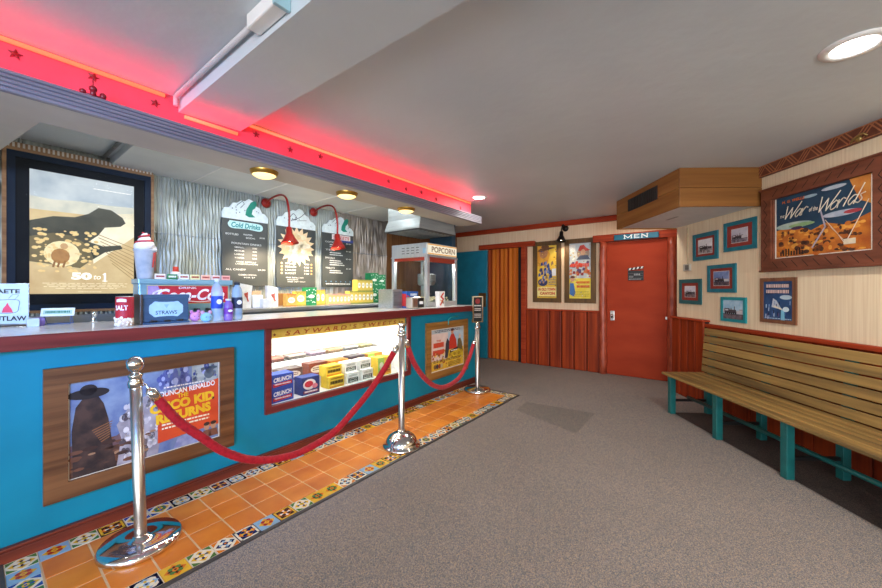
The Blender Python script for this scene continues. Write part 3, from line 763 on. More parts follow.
A.line([(p.x, p.z) for p in spl([(-.17, 0, .22), (-.21, 0, .20), (-.22, 0, .165), (-.18, 0, .142)], 5)], .012, ink('#f4f0f2'), 3)
A.build('cola_sign', t)
for i, c in enumerate(['#e8e0dc', '#2c7c4c', '#dce4e8', '#d8d4a0', '#e8b8a0', '#d8c0bc', '#e0a8a0']):
    A = Art(-.052, None); A.box(-.215 + i * .074, -.15 + i * .074, -.05, -.044, .30, .338, ink(c), .002)
    A.greek(-.207 + i * .074, .31, -.158 + i * .074, .326, 1, ink('#a03038' if i != 1 else '#e8f0e8'), 1, .8, i); A.build('flavour_tag', t)
for i in range(6):
    m = MB(); m.box(-.2 + i * .08, -.17 + i * .08, -.07, -.02, .055, .075, BLACK, .004); m.tube([(-.185 + i * .08, -.05, .055), (-.185 + i * .08, -.05, .025)], .008, BLACK, 8); m.build('nozzle', t)
m = MB(); m.box(-.29, .295, -.09, .13, 0, .012, STEELD, .003); m.build('drip_tray', t)
# milkshake cup display on the fountain
t = thing('milkshake_model', 'tall clear cup of swirled whipped cream with red syrup on the soda fountain', 'milkshake', W('C', .79, 3.34, ZC + .30), RC)
t.scale = (1.12, 1.12, 1.22)
m = MB(); CUP = mat('frosted_cup', '#a4b0c0', '#d0d6de', rough=.2, scale=(14, 14, 14), alpha=.85)
m.lathe([(0, .0), (.040, .0), (.042, .004), (.058, .165), (.062, .17), (.062, .178), (.0, .178)], CUP, 24); cup = m.build('cup', t)
m = MB()
for k, (a0, z0, z1) in enumerate(((-.75, .07, .16), (-.45, .05, .165))):
    m.face([(( .047 + .0105 * (z - .0) / .165 + .002) * math.cos(a), (.047 + .0105 * z / .165 + .002) * math.sin(a), z) for a, z in ((-1.1 + k * .5, z0), (-.85 + k * .5, z0), (-.72 + k * .3, z1), (-1.0 + k * .3, z1))], ink('#c84a48'))
m.build('syrup_streak', cup)
m = MB(); CREAM = ink('#ece8ea')
pts = []; rs = []
for i in range(46):
    a = i * .42; q = i / 45; pts.append(((.038 * (1 - q)) * math.cos(a), (.038 * (1 - q)) * math.sin(a), .18 + .095 * q)); rs.append(.030 * (1 - .62 * q))
m.tube(pts, rs, CREAM, 10); m.build('whipped_cream', t)
m = MB(); pts = []
for i in range(30):
    a = i * .5 + .5; q = i / 29; R = .042 * (1 - q) + .014; pts.append((R * math.cos(a), R * math.sin(a), .205 + .075 * q))
m.tube(pts, .0055, ink('#b42834'), 6); m.build('syrup', t)
# red topped container on the fountain
t = thing('syrup_bottle', 'small red and white capped container on top of the soda fountain', 'container', W('C', .985, 3.36, ZC + .30), RC)
m = MB(); m.lathe([(0, 0), (.034, 0), (.034, .05), (.026, .058), (.026, .062), (0, .062)], ink('#e8e0dc'), 20); m.build('body', t)
m = MB(); m.lathe([(0, .062), (.021, .062), (.018, .10), (0, .102)], ink('#c83a24'), 18); m.build('cap', t)
# straw box
t = thing('straw_box', 'dark steel straw dispenser with pale plaque reading STRAWS on the counter', 'straw dispenser', on(.792, 2.905), RC)
t.scale = (.9, 1, 1)
STR = mat('slate_steel', '#3c5c7c', '#4a6c8c', rough=.28, metal=.4, scale=(2, 20, 20))
m = MB(); m.box(-.14, .14, -.03, .10, .012, .185, STR, .006); m.box(-.145, .145, -.036, .10, .165, .19, STR, .006); bd = m.build('body', t)
m = MB(); m.box(-.155, -.14, -.045, .10, 0, .192, mat('dark_bronze', '#3c3028', '#4c3e34', rough=.4), .003); m.build('end_plate', t)
m = MB(); m.box(-.14, .14, -.05, .10, 0, .012, STR, .003)
for x in (-.08, 0.0, .08): m.box(x - .02, x + .02, -.052, -.03, .012, .024, BLACK, .003)
m.build('tray', t)
A = Art(-.0312)
pl = []
for i in range(40):
    a = 2 * PI * i / 40; c, s_ = math.cos(a), math.sin(a); e = .45
    pl.append((.098 * math.copysign(abs(c) ** e, c) * (1 + .05 * math.cos(4 * a)), .095 + .05 * math.copysign(abs(s_) ** e, s_) * (1 + .08 * math.cos(6 * a))))
A.fan(0, .095, pl, ink('#a4c8dc'), 1); A.text('STRAWS', -.065, .06, .065, .085, ink('#1c3450'), 2); A.poly([(-.015, .125), (.015, .125), (0, .1)], ink('#88b0c8'), 2)
A.build('plaque', t)
# salt can
t = thing('salt_can', 'red popcorn salt canister with white lettering left of the straw box', 'canister', on(.578, 2.858), RC - .62)
m = MB(); R = .043
m.lathe([(0, 0), (R, 0), (R, .05), (R, .178), (R - .003, .182), (0, .18)], ink('#b41c2c'), 32, mats=[ink('#b41c2c'), ink2('#e8dcc4', '#c8a890', 40), ink('#b01a2a'), STEEL, STEEL]); m.build('can', t)
A = Art(0)
vs, fs = text_geo('SALT', 0, .03); k = A.mi(ink('#f4eef0'))
out = [A.bm.verts.new(((R + .0008) * math.sin((u - .5) * 1.5), -(R + .0008) * math.cos((u - .5) * 1.5), .098 + v * .03)) for u, v in vs]
for f in fs:
    try: A.bm.faces.new([out[i] for i in f]).material_index = k
    except ValueError: pass
for i in range(12):
    a0 = (i / 12 - .5) * 1.2; a1 = ((i + 1) / 12 - .5) * 1.2
    A.face([((R + .0006) * math.sin(a), -(R + .0006) * math.cos(a), z) for a, z in ((a0, .145 + .004 * math.cos(a0 * 2)), (a1, .145 + .004 * math.cos(a1 * 2)), (a1, .16 + .008 * math.cos(a1 * 2)), (a0, .16 + .008 * math.cos(a0 * 2)))], ink('#e8dce0'))
A.build('label_print', t)
m = MB()
for i in range(26):
    a = random.uniform(-1.2, 1.2); z = random.uniform(.004, .055); m.ball(((R + .001) * math.sin(a), -(R + .001) * math.cos(a), z), random.uniform(.005, .009), ink('#eee4d0'), 1, .35, 1, 8)
m.build('popcorn_print', t)
# bottles
def bottle(name, label, s, y, r, h, liquid, labcol, capcol, alpha=.55, neck=.35):
    t = thing(name, label, 'bottle', on(s, y), RC)
    m = MB(); bm_ = mat('bottle_' + liquid.strip('#'), liquid, rough=.08, alpha=alpha, scale=(5, 5, 5))
    m.lathe([(0, 0), (r * .85, 0), (r, .008), (r, h * .3), (r * .94, h * .36), (r, h * .42), (r, h * .72), (r * .8, h * .82), (r * neck, h * .9), (r * neck, h * .94), (0, h * .94)], bm_, 22); m.build('body', t)
    m = MB(); m.lathe([(0, h * .92), (r * neck * 1.2, h * .92), (r * neck * 1.2, h), (0, h)], ink(capcol), 16); m.build('cap', t)
    m = MB(); m.lathe([(r * 1.012, h * .30), (r * 1.02, h * .31), (r * 1.02, h * .58), (r * 1.012, h * .59)], ink(labcol), 22); lb = m.build('label', t)
    m = Art(-r * 1.03); m.ell(0, h * .46, r * .5, h * .06, ink('#e8eef4'), 1, 12); m.build('logo', lb)
    return t
bottle('water_bottle', 'tall clear water bottle with blue label and white cap, left of the bottles', 1.066, 2.80, .036, .30, '#b4d0e8', '#1c44b0', '#dce8f0', .5)
bottle('drink_bottle', 'short purple drink bottle between the two tall bottles', 1.136, 2.79, .030, .155, '#8c6cc0', '#6c2c94', '#ccd4e4', .8, .5)
bottle('water_bottle', 'tall clear bottle with dark cap and dark label, right of the purple bottle', 1.213, 2.83, .036, .28, '#9cc0dc', '#1c2c48', '#242c34', .55, .45)
# two plush toys
def plush(label, s, y, c, c2):
    t = thing('squishy_toy', label, 'toy', on(s, y), RC)
    m = MB(); m.ball((0, 0, .033), .036, ink(c), 1, .9, .92); m.build('body', t)
    for sx in (-1, 1):
        m = MB(); m.ball((sx * .022, 0, .066), .013, ink(c2), 1, .7, 1.1, 10); m.build('ear', t)
    for sx in (-1, 1):
        m = MB(); m.ball((sx * .012, -.0315, .036), .003, BLACK, 1, 1, 1, 8); m.build('eye', t)
plush('round pink squishy toy beside the straw box', .964, 2.90, '#d88cc0', '#c878a8')
plush('round pale blue squishy toy with pinkish top beside the water bottle', .990, 2.775, '#88c0e0', '#c89cc0')
# cards at far left
t = thing('sign_card', 'white counter card with black lettering and a pink figure, far left of the counter', 'sign', on(.14, 3.37), RC - .55)
m = MB(); pane(m, -.1, .1, .001, .004, .015, .26, glass('acrylic', (.85, .95, 1), .3)); m.box(-.1, .1, -.03, .05, 0, .004, glass('acrylic', (.85, .95, 1), .3)); m.build('acrylic_stand', t)
A = Art(-.001)
A.rect(-.098, .017, .098, .258, ink('#c4dcea'), 0)
A.rect(-.098, .1, -.05, .258, ink('#8cb4dc'), 1)
K = ink('#1c2430')
A.text('AETE', -.045, .2, .06, .225, K, 2, bold=.03); A.text('OUTLAW', -.085, .035, .09, .064, K, 2, bold=.03)
A.line([(p.x, p.z) for p in spl([(-.04, 0, .16), (-.05, 0, .12), (-.04, 0, .085), (.04, 0, .085), (.055, 0, .12), (.05, 0, .16), (-.04, 0, .16)], 4)], .003, ink('#4c6c84'), 2)
A.line([(.035, .16), (.055, .19), (.03, .195), (.01, .17)], .002, ink('#4c6c84'), 2)
A.poly([(-.02, .085), (.03, .085), (.022, .11), (.012, .125), (.006, .145), (-.004, .125), (-.014, .11)], ink('#e0486c'), 3)
A.build('card', t)
t = thing('sign_holder', 'small tilted white card with green print on a wire stand, near salt can', 'sign', on(.345, 3.33), RC - .3)
M = Matrix.Rotation(-.5, 4, 'X')
A = Art(-.002, Matrix.Translation((0, 0, .055)) @ M); A.rect(-.075, 0, .075, .055, ink('#e0ecec'), 0); A.rect(-.065, .012, .065, .04, ink('#a8ccc0'), 1); A.greek(-.055, .018, .055, .034, 1, ink('#3c8070'), 2, .9, 3)
A.box(-.076, .076, 0, .003, 54e-3, .11, ink('#dce8ea'), 0, M=Matrix.Translation((0, .0, .055)) @ M @ Matrix.Translation((0, 0, -.055))); A.build('card', t)
m = MB()
m.tube([(-.06, .01, .06), (-.06, -.01, .004), (.06, -.01, .004), (.06, .01, .06)], .0025, ink('#5c74a0'), 6); m.tube([(-.06, .01, .06), (-.06, .07, .004), (.06, .07, .004), (.06, .01, .06)], .0025, ink('#5c74a0'), 6); m.build('wire_stand', t)
m = MB(); m.lathe([(0, 0), (.026, 0), (.03, .02), (.028, .045), (.018, .05), (0, .05)], ink('#7c6cc8'), 18)
o = m.build('tape_roll'); o.location = on(.262, 3.31); tag(o, 'small purple pot beside the wire card stand', 'pot')
m = MB(); m.box(-.025, .025, -.02, .02, 0, .05, ink('#c8dce4'), .004); o = m.build('white_box'); o.location = on(.236, 3.25); o.rotation_euler = (0, 0, RC); tag(o, 'little white box standing below the lettered counter card', 'box')
# small faucet on steel
t = thing('faucet', 'small chrome faucet at the back of the counter below the lit racing poster', 'faucet', on(.52, 3.37), RC)
m = MB(); m.lathe([(0, 0), (.02, 0), (.014, .012), (.011, .05), (.016, .055), (.016, .07), (0, .074)], CHROME, 16); m.build('body', t)
m = MB(); m.tube([(0, 0, .055), (0, -.03, .06), (0, -.05, .045)], .007, CHROME, 8); m.build('spout', t)

# --- back bar with popcorn packs
t = thing('back_bar', 'long stainless back bar under the chalkboard menus', 'counter', W('C', 2.6, 3.6, 0), RC)
m = MB(); m.box(-1.4, 1.4, .02, .56, 0, 1.08, STEELD, .004); m.build('cabinet', t)
m = MB(); m.box(-1.4, 1.4, -.02, .56, 1.08, 1.12, STEEL, .006); m.build('steel_top', t)
ZB = 1.1205
# popcorn bags / cups at left
def sack(label, s, y, h, w, printed=True, flare=1.25):
    t = thing('popcorn_bag', label, 'paper bag', W('C', s, y, ZB), RC + random.uniform(-.1, .1))
    m = MB(); wf = ink('#eceeee'); b = w / 2; d = w * .3
    lv = [(0, 1), (.35, 1.02), (.8, flare * .95), (1, flare)]
    rg = []
    for z, k in lv:
        rg.append([(x * k, y_ * k, z * h + (.012 * math.sin(x * 90) if z == 1 else 0)) for x, y_ in ((-b, -d), (0, -d * 1.15), (b, -d), (b, d), (0, d * 1.15), (-b, d))])
    for i in range(3):
        for j in range(6): m.face([rg[i][j], rg[i][(j + 1) % 6], rg[i + 1][(j + 1) % 6], rg[i + 1][j]], wf)
    m.face([rg[0][j] for j in range(5, -1, -1)], wf); m.build('bag', t)
    if printed:
        A = Art(-d * 1.28)
        A.poly([(-b * .5, h * .62), (b * .1, h * .66), (b * .05, h * .42), (-b * .3, h * .5)], ink('#c8503c'), 1); A.line([(-b * .2, h * .6), (b * .35, h * .3)], w * .14, ink('#d06a58'), 1); A.line([(b * .2, h * .66), (b * .2, h * .35)], w * .1, ink('#c8503c'), 2)
        A.build('red_print', t)
sack('flared white popcorn bag with red print, leftmost on the back bar', 1.665, 3.72, .235, .095)
sack('upright white popcorn bag with big red print, right of the short white cartons', 1.97, 3.78, .215, .11, True, 1.0)
for i, (s, y, w, h, lb) in enumerate(((1.79, 3.735, .10, .13, 'taller white carton behind the flared popcorn bag'), (1.85, 3.665, .09, .09, 'short white carton in front of the upright popcorn bag'))):
    m = MB(); m.box(-w / 2, w / 2, -.03, .03, 0, h, ink('#eceeee'), .003); o = m.build('paper_carton'); o.location = W('C', s, y, ZB); o.rotation_euler = (0, 0, RC); tag(o, lb, 'carton')
m = MB(); m.box(-.09, .09, -.05, .05, 0, .17, ink2('#a88468', '#c4a488', 30), .004); o = m.build('cardboard_box'); o.location = W('C', 1.81, 3.92, ZB); o.rotation_euler = (0, 0, RC); tag(o, 'brown cardboard box behind the white cartons on the back bar', 'box')
m = MB(); m.box(-.10, .10, -.05, .05, 0, .14, ink('#7c5428'), .004); o = m.build('cardboard_box'); o.location = W('C', 2.2, 3.98, ZB); o.rotation_euler = (0, 0, RC); tag(o, 'dark brown cardboard box behind the orange trimmed candy boxes on the back bar', 'box')

def art_pop(c1, c2):
    def f(m, w, h):
        m.ell(0, h * .5, w * .36, h * .24, ink('#f4f0dc'), 1, 14); m.rect(-w * .5, h * .90, w * .5, h, ink(c2), 1); m.rect(-w * .5, 0, w * .5, h * .08, ink(c2), 1)
        m.greek(-w * .25, h * .42, w * .25, h * .58, 2, ink(c1), 2, .5, 3)
        for i in range(3): m.ell(-w * .3 + i * w * .3, h * .84, w * .07, h * .025, ink(c1), 1, 8)
    return f
def art_dots(m, w, h):
    r = random.Random(5)
    for i in range(16):
        m.ell(r.uniform(-.42, .42) * w, r.uniform(.06, .94) * h, w * .05, w * .05, ink('#d4ecd8'), 1, 8)
    m.ell(0, h * .5, w * .3, h * .1, ink('#e8f0e4'), 2, 12)
YB = ink('#d8bc50'); YB2 = ink('#dcac58'); GB = ink('#14804c')
carton('popcorn_carton', 'orange trimmed yellow box with white label, leftmost yellow box on the back bar', 2.16, 3.75, ZB, .12, .07, .135, YB2, art_pop('#b45c28', '#d8843c'), cat='carton')
carton('popcorn_carton', 'yellow candy box with white label, second of the yellow boxes on the back bar', 2.29, 3.78, ZB, .13, .07, .165, YB, art_pop('#6c6428', '#a8983c'), cat='carton')
carton('popcorn_carton', 'green and white patterned box standing between yellow boxes on the back bar', 2.435, 3.80, ZB, .14, .08, .21, GB, art_dots, cat='carton')
for i in range(2):
    carton('popcorn_carton', ['yellow box with dark band right of the green patterned box', 'yellow box with dark band, second right of the green patterned box'][i], 2.545 + i * .065, 3.84, ZB, .063, .1, .18, YB, art_pop('#3c3420', '#c89838'), cat='carton')
nth = ['leftmost', 'second', 'third', 'fourth', 'fifth', 'rightmost']
for i in range(6):
    carton('popcorn_carton', '%s of six pink trimmed yellow boxes in the low back bar row' % nth[i], 2.672 + i * .056, 3.78, ZB, .054, .1, .13, ink('#dcc078'), art_pop('#c06c60', '#d8988c'), group='low row of boxes on the back bar', cat='carton')
for i in range(6):
    carton('popcorn_carton', '%s of the six bright yellow boxes right of the pink trimmed row' % nth[i], 3.018 + i * .067, 3.80, ZB, .065, .1, .165, YB, art_pop('#8c8030', '#8c9440'), group='bright yellow boxes on the back bar', cat='carton')
for i in range(4):
    carton('popcorn_carton', '%s bright yellow box of the four stacked on top of the yellow row' % ['leftmost', 'second', 'third', 'rightmost'][i], 3.14 + i * .067, 3.80, ZB + .1655, .065, .1, .15, YB, art_pop('#8c8030', '#a8983c'), group='yellow boxes stacked on the yellow row', cat='carton')
for i, (s, z, h) in enumerate(((3.51, 0, .22), (3.51, .2205, .20), (3.655, 0, .22), (3.655, .2205, .18))):
    carton('popcorn_carton', 'green and white patterned box, %s of the pile left of the popcorn machine' % ['bottom left', 'top left', 'bottom right', 'top right'][i], s, 3.92, ZB + z, .14, .12, h, GB, art_dots, group='green boxes beside the popcorn machine', cat='carton')

# --- dispensers by the popcorn machine
t = thing('steel_dispenser', 'plain grey steel box on the counter left of the popcorn machine', 'dispenser', on(3.10, 3.13), RC)
m = MB(); m.box(-.085, .085, -.12, .12, .0, .225, STEEL, .006); m.build('body', t)
m = MB(); m.box(-.07, .07, -.126, -.12, .03, .2, STEELD, .003); m.build('front_door', t)
t = thing('straw_carton', 'blue and red printed carton between the steel box and the napkin holder', 'carton', on(3.29, 3.0), RC)
m = Art(-.0605); m.box(-.1, .1, -.06, .06, 0, .20, ink('#1c58a8'), .002); m.box(-.1015, -.0995, -.05, .05, .02, .17, ink('#c43030')); m.poly([(-.1, .0), (-.02, .0), (-.06, .14), (-.1, .16)], ink('#c83434'), 1); m.greek(-.04, .14, .08, .175, 1, ink('#dce8f4'), 1, .8, 4); m.build('box', t)
t = thing('napkin_dispenser', 'black fronted chrome napkin dispenser on the counter by the popcorn machine', 'napkin dispenser', on(3.20, 2.83), RC)
m = MB(); m.prism([(-.07, 0), (.07, 0), (.07, .10), (.05, .14), (-.05, .14), (-.07, .10)], -.1, .1, CHROMEB, 'yz') if False else m.box(-.1, .1, -.055, .055, 0, .135, CHROMEB, .02); m.build('body', t)
m = MB(); m.box(.0, .104, -.062, -.04, .012, .125, BLACK, .006); m.build('face_plate', t)
m = MB(); m.box(.02, .085, -.066, -.06, .05, .085, ink('#e8e8e6'), .002); m.build('napkins', t)
t = thing('popcorn_tub', 'white popcorn bag with red and orange print in front of the popcorn machine', 'popcorn bag', on(3.66, 2.80), RC)
m = MB(); m.prism([(-.05, 0), (.05, 0), (.062, .2), (-.062, .2)], -.03, .03, ink('#ece8e2')); m.build('bag', t)
A = Art(-.0305); A.line([(-.03, .03), (.03, .10), (-.02, .13), (.03, .175)], .024, ink('#c83c28'), 1); A.line([(.03, .05), (-.03, .09)], .015, ink('#d8843c'), 2); A.ell(.02, .06, .012, .02, ink('#7c3c28'), 2); A.build('red_print', t)

# --- popcorn machine
PMX = mat('machine_silver', '#b9c0c4', '#cbd0d3', rough=.3, metal=.6, scale=(3, 30, 3))
t = thing('popcorn_machine', 'tall glass sided silver popcorn machine with lit sign on the counter', 'popcorn machine', on(3.56, 2.93), RC)
WM, DM, HM = .67, .64, .83
m = MB(); m.box(0, WM, 0, DM, 0, .06, PMX, .006); m.build('base', t)
for x in (0, WM - .05):
    for y in (0, DM - .05):
        m = MB(); m.box(x, x + .05, y, y + .05, .06, .645, PMX, .004); m.build('post', t)
m = MB(); m.box(-.008, WM + .008, -.008, DM + .008, .645, .665, PMX, .004); m.box(0, WM, .012, DM, .665, HM, PMX, .006)
for r in range(3):
    for c in range(4): m.box(-.002, .002, .14 + c * .085, .19 + c * .085, .70 + r * .035, .708 + r * .035, BLACK)
can = m.build('canopy', t)
m = MB(); m.box(-.003, .002, .025, .075, .69, .76, ink('#9cc4d8'), .001); m.build('sticker', can)
A = Art(-.0); A.box(.01, WM - .01, 0, .014, .675, HM - .008, mat('lit_sign_body', '#e8e0c8', rough=.4), .003)
A.rect(.018, .682, WM - .018, HM - .015, lit('#fff2d8', .75), 1); A.text('POPCORN', .09, .71, WM - .06, .785, lit('#b07850', .25), 2, bold=.02)
A.line([(.018, .69), (WM - .018, .69)], .012, lit('#e8a040', .8), 3); A.line([(.018, HM - .022), (WM - .018, HM - .022)], .012, lit('#e8a040', .8), 3)
A.build('marquee_sign', can)
m = MB(); m.box(.04, WM - .04, .004, .012, .58, .645, mat('machine_red', '#8c2c1c', '#a43c28', rough=.35), .002); m.box(.004, .012, .04, DM - .04, .6, .645, mat('machine_red', '#8c2c1c'), .002); m.build('red_valance', t)
MG = glass('machine_glass', (.92, .97, .97), .12)
m = MB(); pane(m, .04, WM - .04, .014, .018, .06, .645, MG); m.build('glass_pane', t)
m = MB(); pane(m, .014, .018, .04, DM - .04, .06, .645, MG); m.build('glass_pane', t)
m = MB(); pane(m, WM - .018, WM - .014, .04, DM - .04, .06, .645, MG); m.build('glass_pane', t)
m = MB(); m.lathe([(0, .28), (.10, .28), (.12, .30), (.12, .43), (.11, .44), (0, .44)], STEEL, 28, c=(.34, .30, 0)); k = m.build('kettle', t)
m = MB(); m.tube(spl([(.34, .30, .43), (.34, .30, .55), (.34, .30, .645)], 3), .012, STEEL, 10); m.build('kettle_rod', k)
m = MB(); m.tube(spl([(.10, .14, .62), (.12, .16, .48), (.2, .22, .36), (.3, .28, .34)], 6), .013, CHROME, 10); m.build('kettle_cable', k)
m = MB(); m.box(.29, .39, .168, .182, .32, .43, STEELD, .004); m.build('kettle_plate', k)
m = MB(); rp = random.Random(2); PC = ink2('#e8d8a8', '#f4ecd0', 60)
for i in range(120):
    x, y = rp.uniform(.05, WM - .05), rp.uniform(.05, DM - .05); m.ball((x, y, .068 + rp.uniform(0, .05)), rp.uniform(.011, .018), PC, 1, 1, .9, 7)
o = m.build('popcorn', t); o['kind'] = 'stuff'
m = MB(); m.lathe([(0, .62), (.04, .62), (.045, .645)], glow('popper_lamp', (1, .95, .85), 45), 16, c=(.3, .22, 0)); m.build('lamp', t)
l = bpy.data.lights.new('machine_lamp', 'POINT'); l.energy = 7; l.color = (1, .95, .86); l.shadow_soft_size = .04; lo = bpy.data.objects.new('machine_light', l); COL.objects.link(lo); lo.parent = t; lo.location = (.3, .22, .58)

# hood over the machine
t = thing('vent_hood', 'grey steel vent hood hanging above the popcorn machine', 'vent hood', W('C', 3.17, 2.73, 0), RC)
HD = mat('hood_steel', '#8f9696', '#a2a8a8', rough=.4, metal=.4, scale=(3, 3, 30))
m = MB()
def quad(*p): m.face(p, HD)
b0, b1, c0, c1 = 2.06, 2.10, 0, .70
m.box(-.012, .715, -.015, .56, 2.02, 2.045, HD, .004)
ring0 = [(-.01, -.012, 2.045), (.71, -.012, 2.045), (.71, .555, 2.045), (-.01, .555, 2.045)]; ring1 = [(.02, .0, 2.15), (.70, .0, 2.15), (.70, .53, 2.15), (.02, .53, 2.15)]; ring2 = [(p[0], p[1], 2.385) for p in ring1]
for A_, B_ in ((ring0, ring1), (ring1, ring2)):
    for j in range(4): m.face([A_[j], A_[(j + 1) % 4], B_[(j + 1) % 4], B_[j]], HD)
m.build('canopy', t)
m = MB(); m.box(-.01, .712, -.013, .557, 2.012, 2.02, mat('hood_dark_filter', '#1c1c1b', '#2a2a28', rough=.5));  # dark filter plate covering the hood underside
for i in range(9): m.box(.03 + i * .073, .07 + i * .073, .04, .52, 2.006, 2.013, STEELD, .002)
m.build('filter', t)

# ================================================================== WALL THINGS IN THE CONCESSION
# lit racing poster (lightbox)
t = thing('lightbox_poster', 'large backlit film poster titled 50 to 1 in a black lightbox', 'poster', W('C', .603, 4.17, 1.72), RC)
m = MB(); frame4(m, -.454, .43, -.594, .634, .020, -.075, .0, wood('lightbox_wood', '#7c5a3c', '#9c7854', 'x')); m.build('wood_surround', t)
m = MB(); m.box(-.462, .435, -.03, .0, .64, .685, wood('lightbox_wood', '#7c5a3c', '#9c7854', 'x'), .003)
for i in range(34): m.box(-.43 + i * .0255, -.418 + i * .0255, -.036, -.03, .647, .68, ink('#c8c0b4'))
m.build('fringe_board', t)
BLK = mat('lightbox_black', '#0a0e14', '#10161c', rough=.5, spec=.15)
BLB = mat('lightbox_blue_black', '#0c1a2c', '#102236', rough=.5, spec=.2)
m = MB(); frame4(m, -.436, .41, -.575, .615, .045, -.068, .0, BLB); frame4(m, -.392, .366, -.531, .571, .07, -.058, .0, BLK); m.box(-.33, .32, -.05, 0, -.49, .53, BLK); m.build('black_frame', t)
A = Art(-.052); w0, w1, h0, h1 = -.322, .292, -.448, .515; E = .85
A.rect(w0, h0, w1, h1, lit2('#c4a878', '#dcc898', E, 7), 0)
A.rect(w0, .27, w1, h1, lit2('#98a8b4', '#d4dcdc', E, 5), 1)
A.poly([(w0, .20), (w0, .30), (-.2, .29), (-.05, .305), (.1, .30), (w1, .31), (w1, .2)], lit2('#b8bcb0', '#e0dcc8', E, 9), 2)
A.poly([(.03, -.2), (w1, .05), (w1, .26), (.0, .2)], lit2('#e8dcb8', '#f8f0d8', E, 9), 2)
for i in range(9): A.line([(.05 + i * .012, .05 - i * .03), (w1 - .002, -.05 - i * .035)], .006, lit('#a88c5c', E), 3)
# generic stand-in shape: a big dark rounded hill shadow with a low ridge (no copied artwork)
DK = lit2('#2c3028', '#4c4e42', E, 8); DK2 = lit2('#5c543c', '#80744e', E, 8)
A.poly([(w0, -.02), (w0, .11), (-.2, .16), (-.08, .17), (.0, .21), (.06, .27), (.14, .265), (.215, .21), (.235, .165), (.2, .13), (.1, .11), (.06, .04), (.0, -.02), (.09, -.05), (.2, -.03), (.215, -.06), (.1, -.10), (.02, -.17), (-.1, -.16), (-.2, -.1)], DK, 4)
A.poly([(w0, -.2), (w0, -.01), (-.2, .03), (-.1, .02), (.0, -.05), (.03, -.16), (-.05, -.24)], DK2, 5)
rp = random.Random(4)
for i in range(110): 
    q = rp.uniform(.004, .014); A.ell(rp.uniform(-.3, .06), min(.05, max(-.27, rp.gauss(-.1, .1))), q * 1.3, q, lit2('#d8b878', '#f4dca0', E, 20), 6, 10)
A.ell(-.15, -.13, .10, .10, lit('#f0e0b0', E), 6, 18); A.ell(-.16, -.15, .052, .06, lit2('#9c7040', '#bc8c54', E, 20), 7, 14); A.ell(-.14, -.07, .022, .024, lit('#c8a070', E), 7, 10)
for x in (-.19, -.165, -.135): A.line([(x, -.19), (x - .01, -.235)], .012, lit('#8c6438', E), 7)
A.text('50', -.10, -.335, .02, -.275, lit('#f8f4e8', 1.0), 8, bold=.06); A.text('to', .03, -.33, .075, -.295, lit('#f4ecd8', 1.2), 8, shear=.25); A.line([(.100, -.345), (.100, -.28)], .014, lit('#f8f4e8', 1.0), 8); A.line([(.086, -.343), (.114, -.343)], .006, lit('#f8f4e8', 1.0), 8); A.line([(.088, -.290), (.100, -.279)], .007, lit('#f8f4e8', 1.0), 8)
A.greek(-.28, -.415, .27, -.362, 4, lit('#f0e0b8', E), 8, .4, 3, True); A.greek(.03, .42, .27, .428, 1, lit('#f4f4f0', E), 8, .9, 5); A.greek(-.06, -.435, .08, -.43, 1, lit('#f0e0b8', E), 8, .9, 7)
A.build('backlit_print', t)
m = MB(); pane(m, -.36, .36, -.065, -.063, -.53, .55, glass('lightbox_glass', (1, 1, 1), .015)); m.build('glass', t)

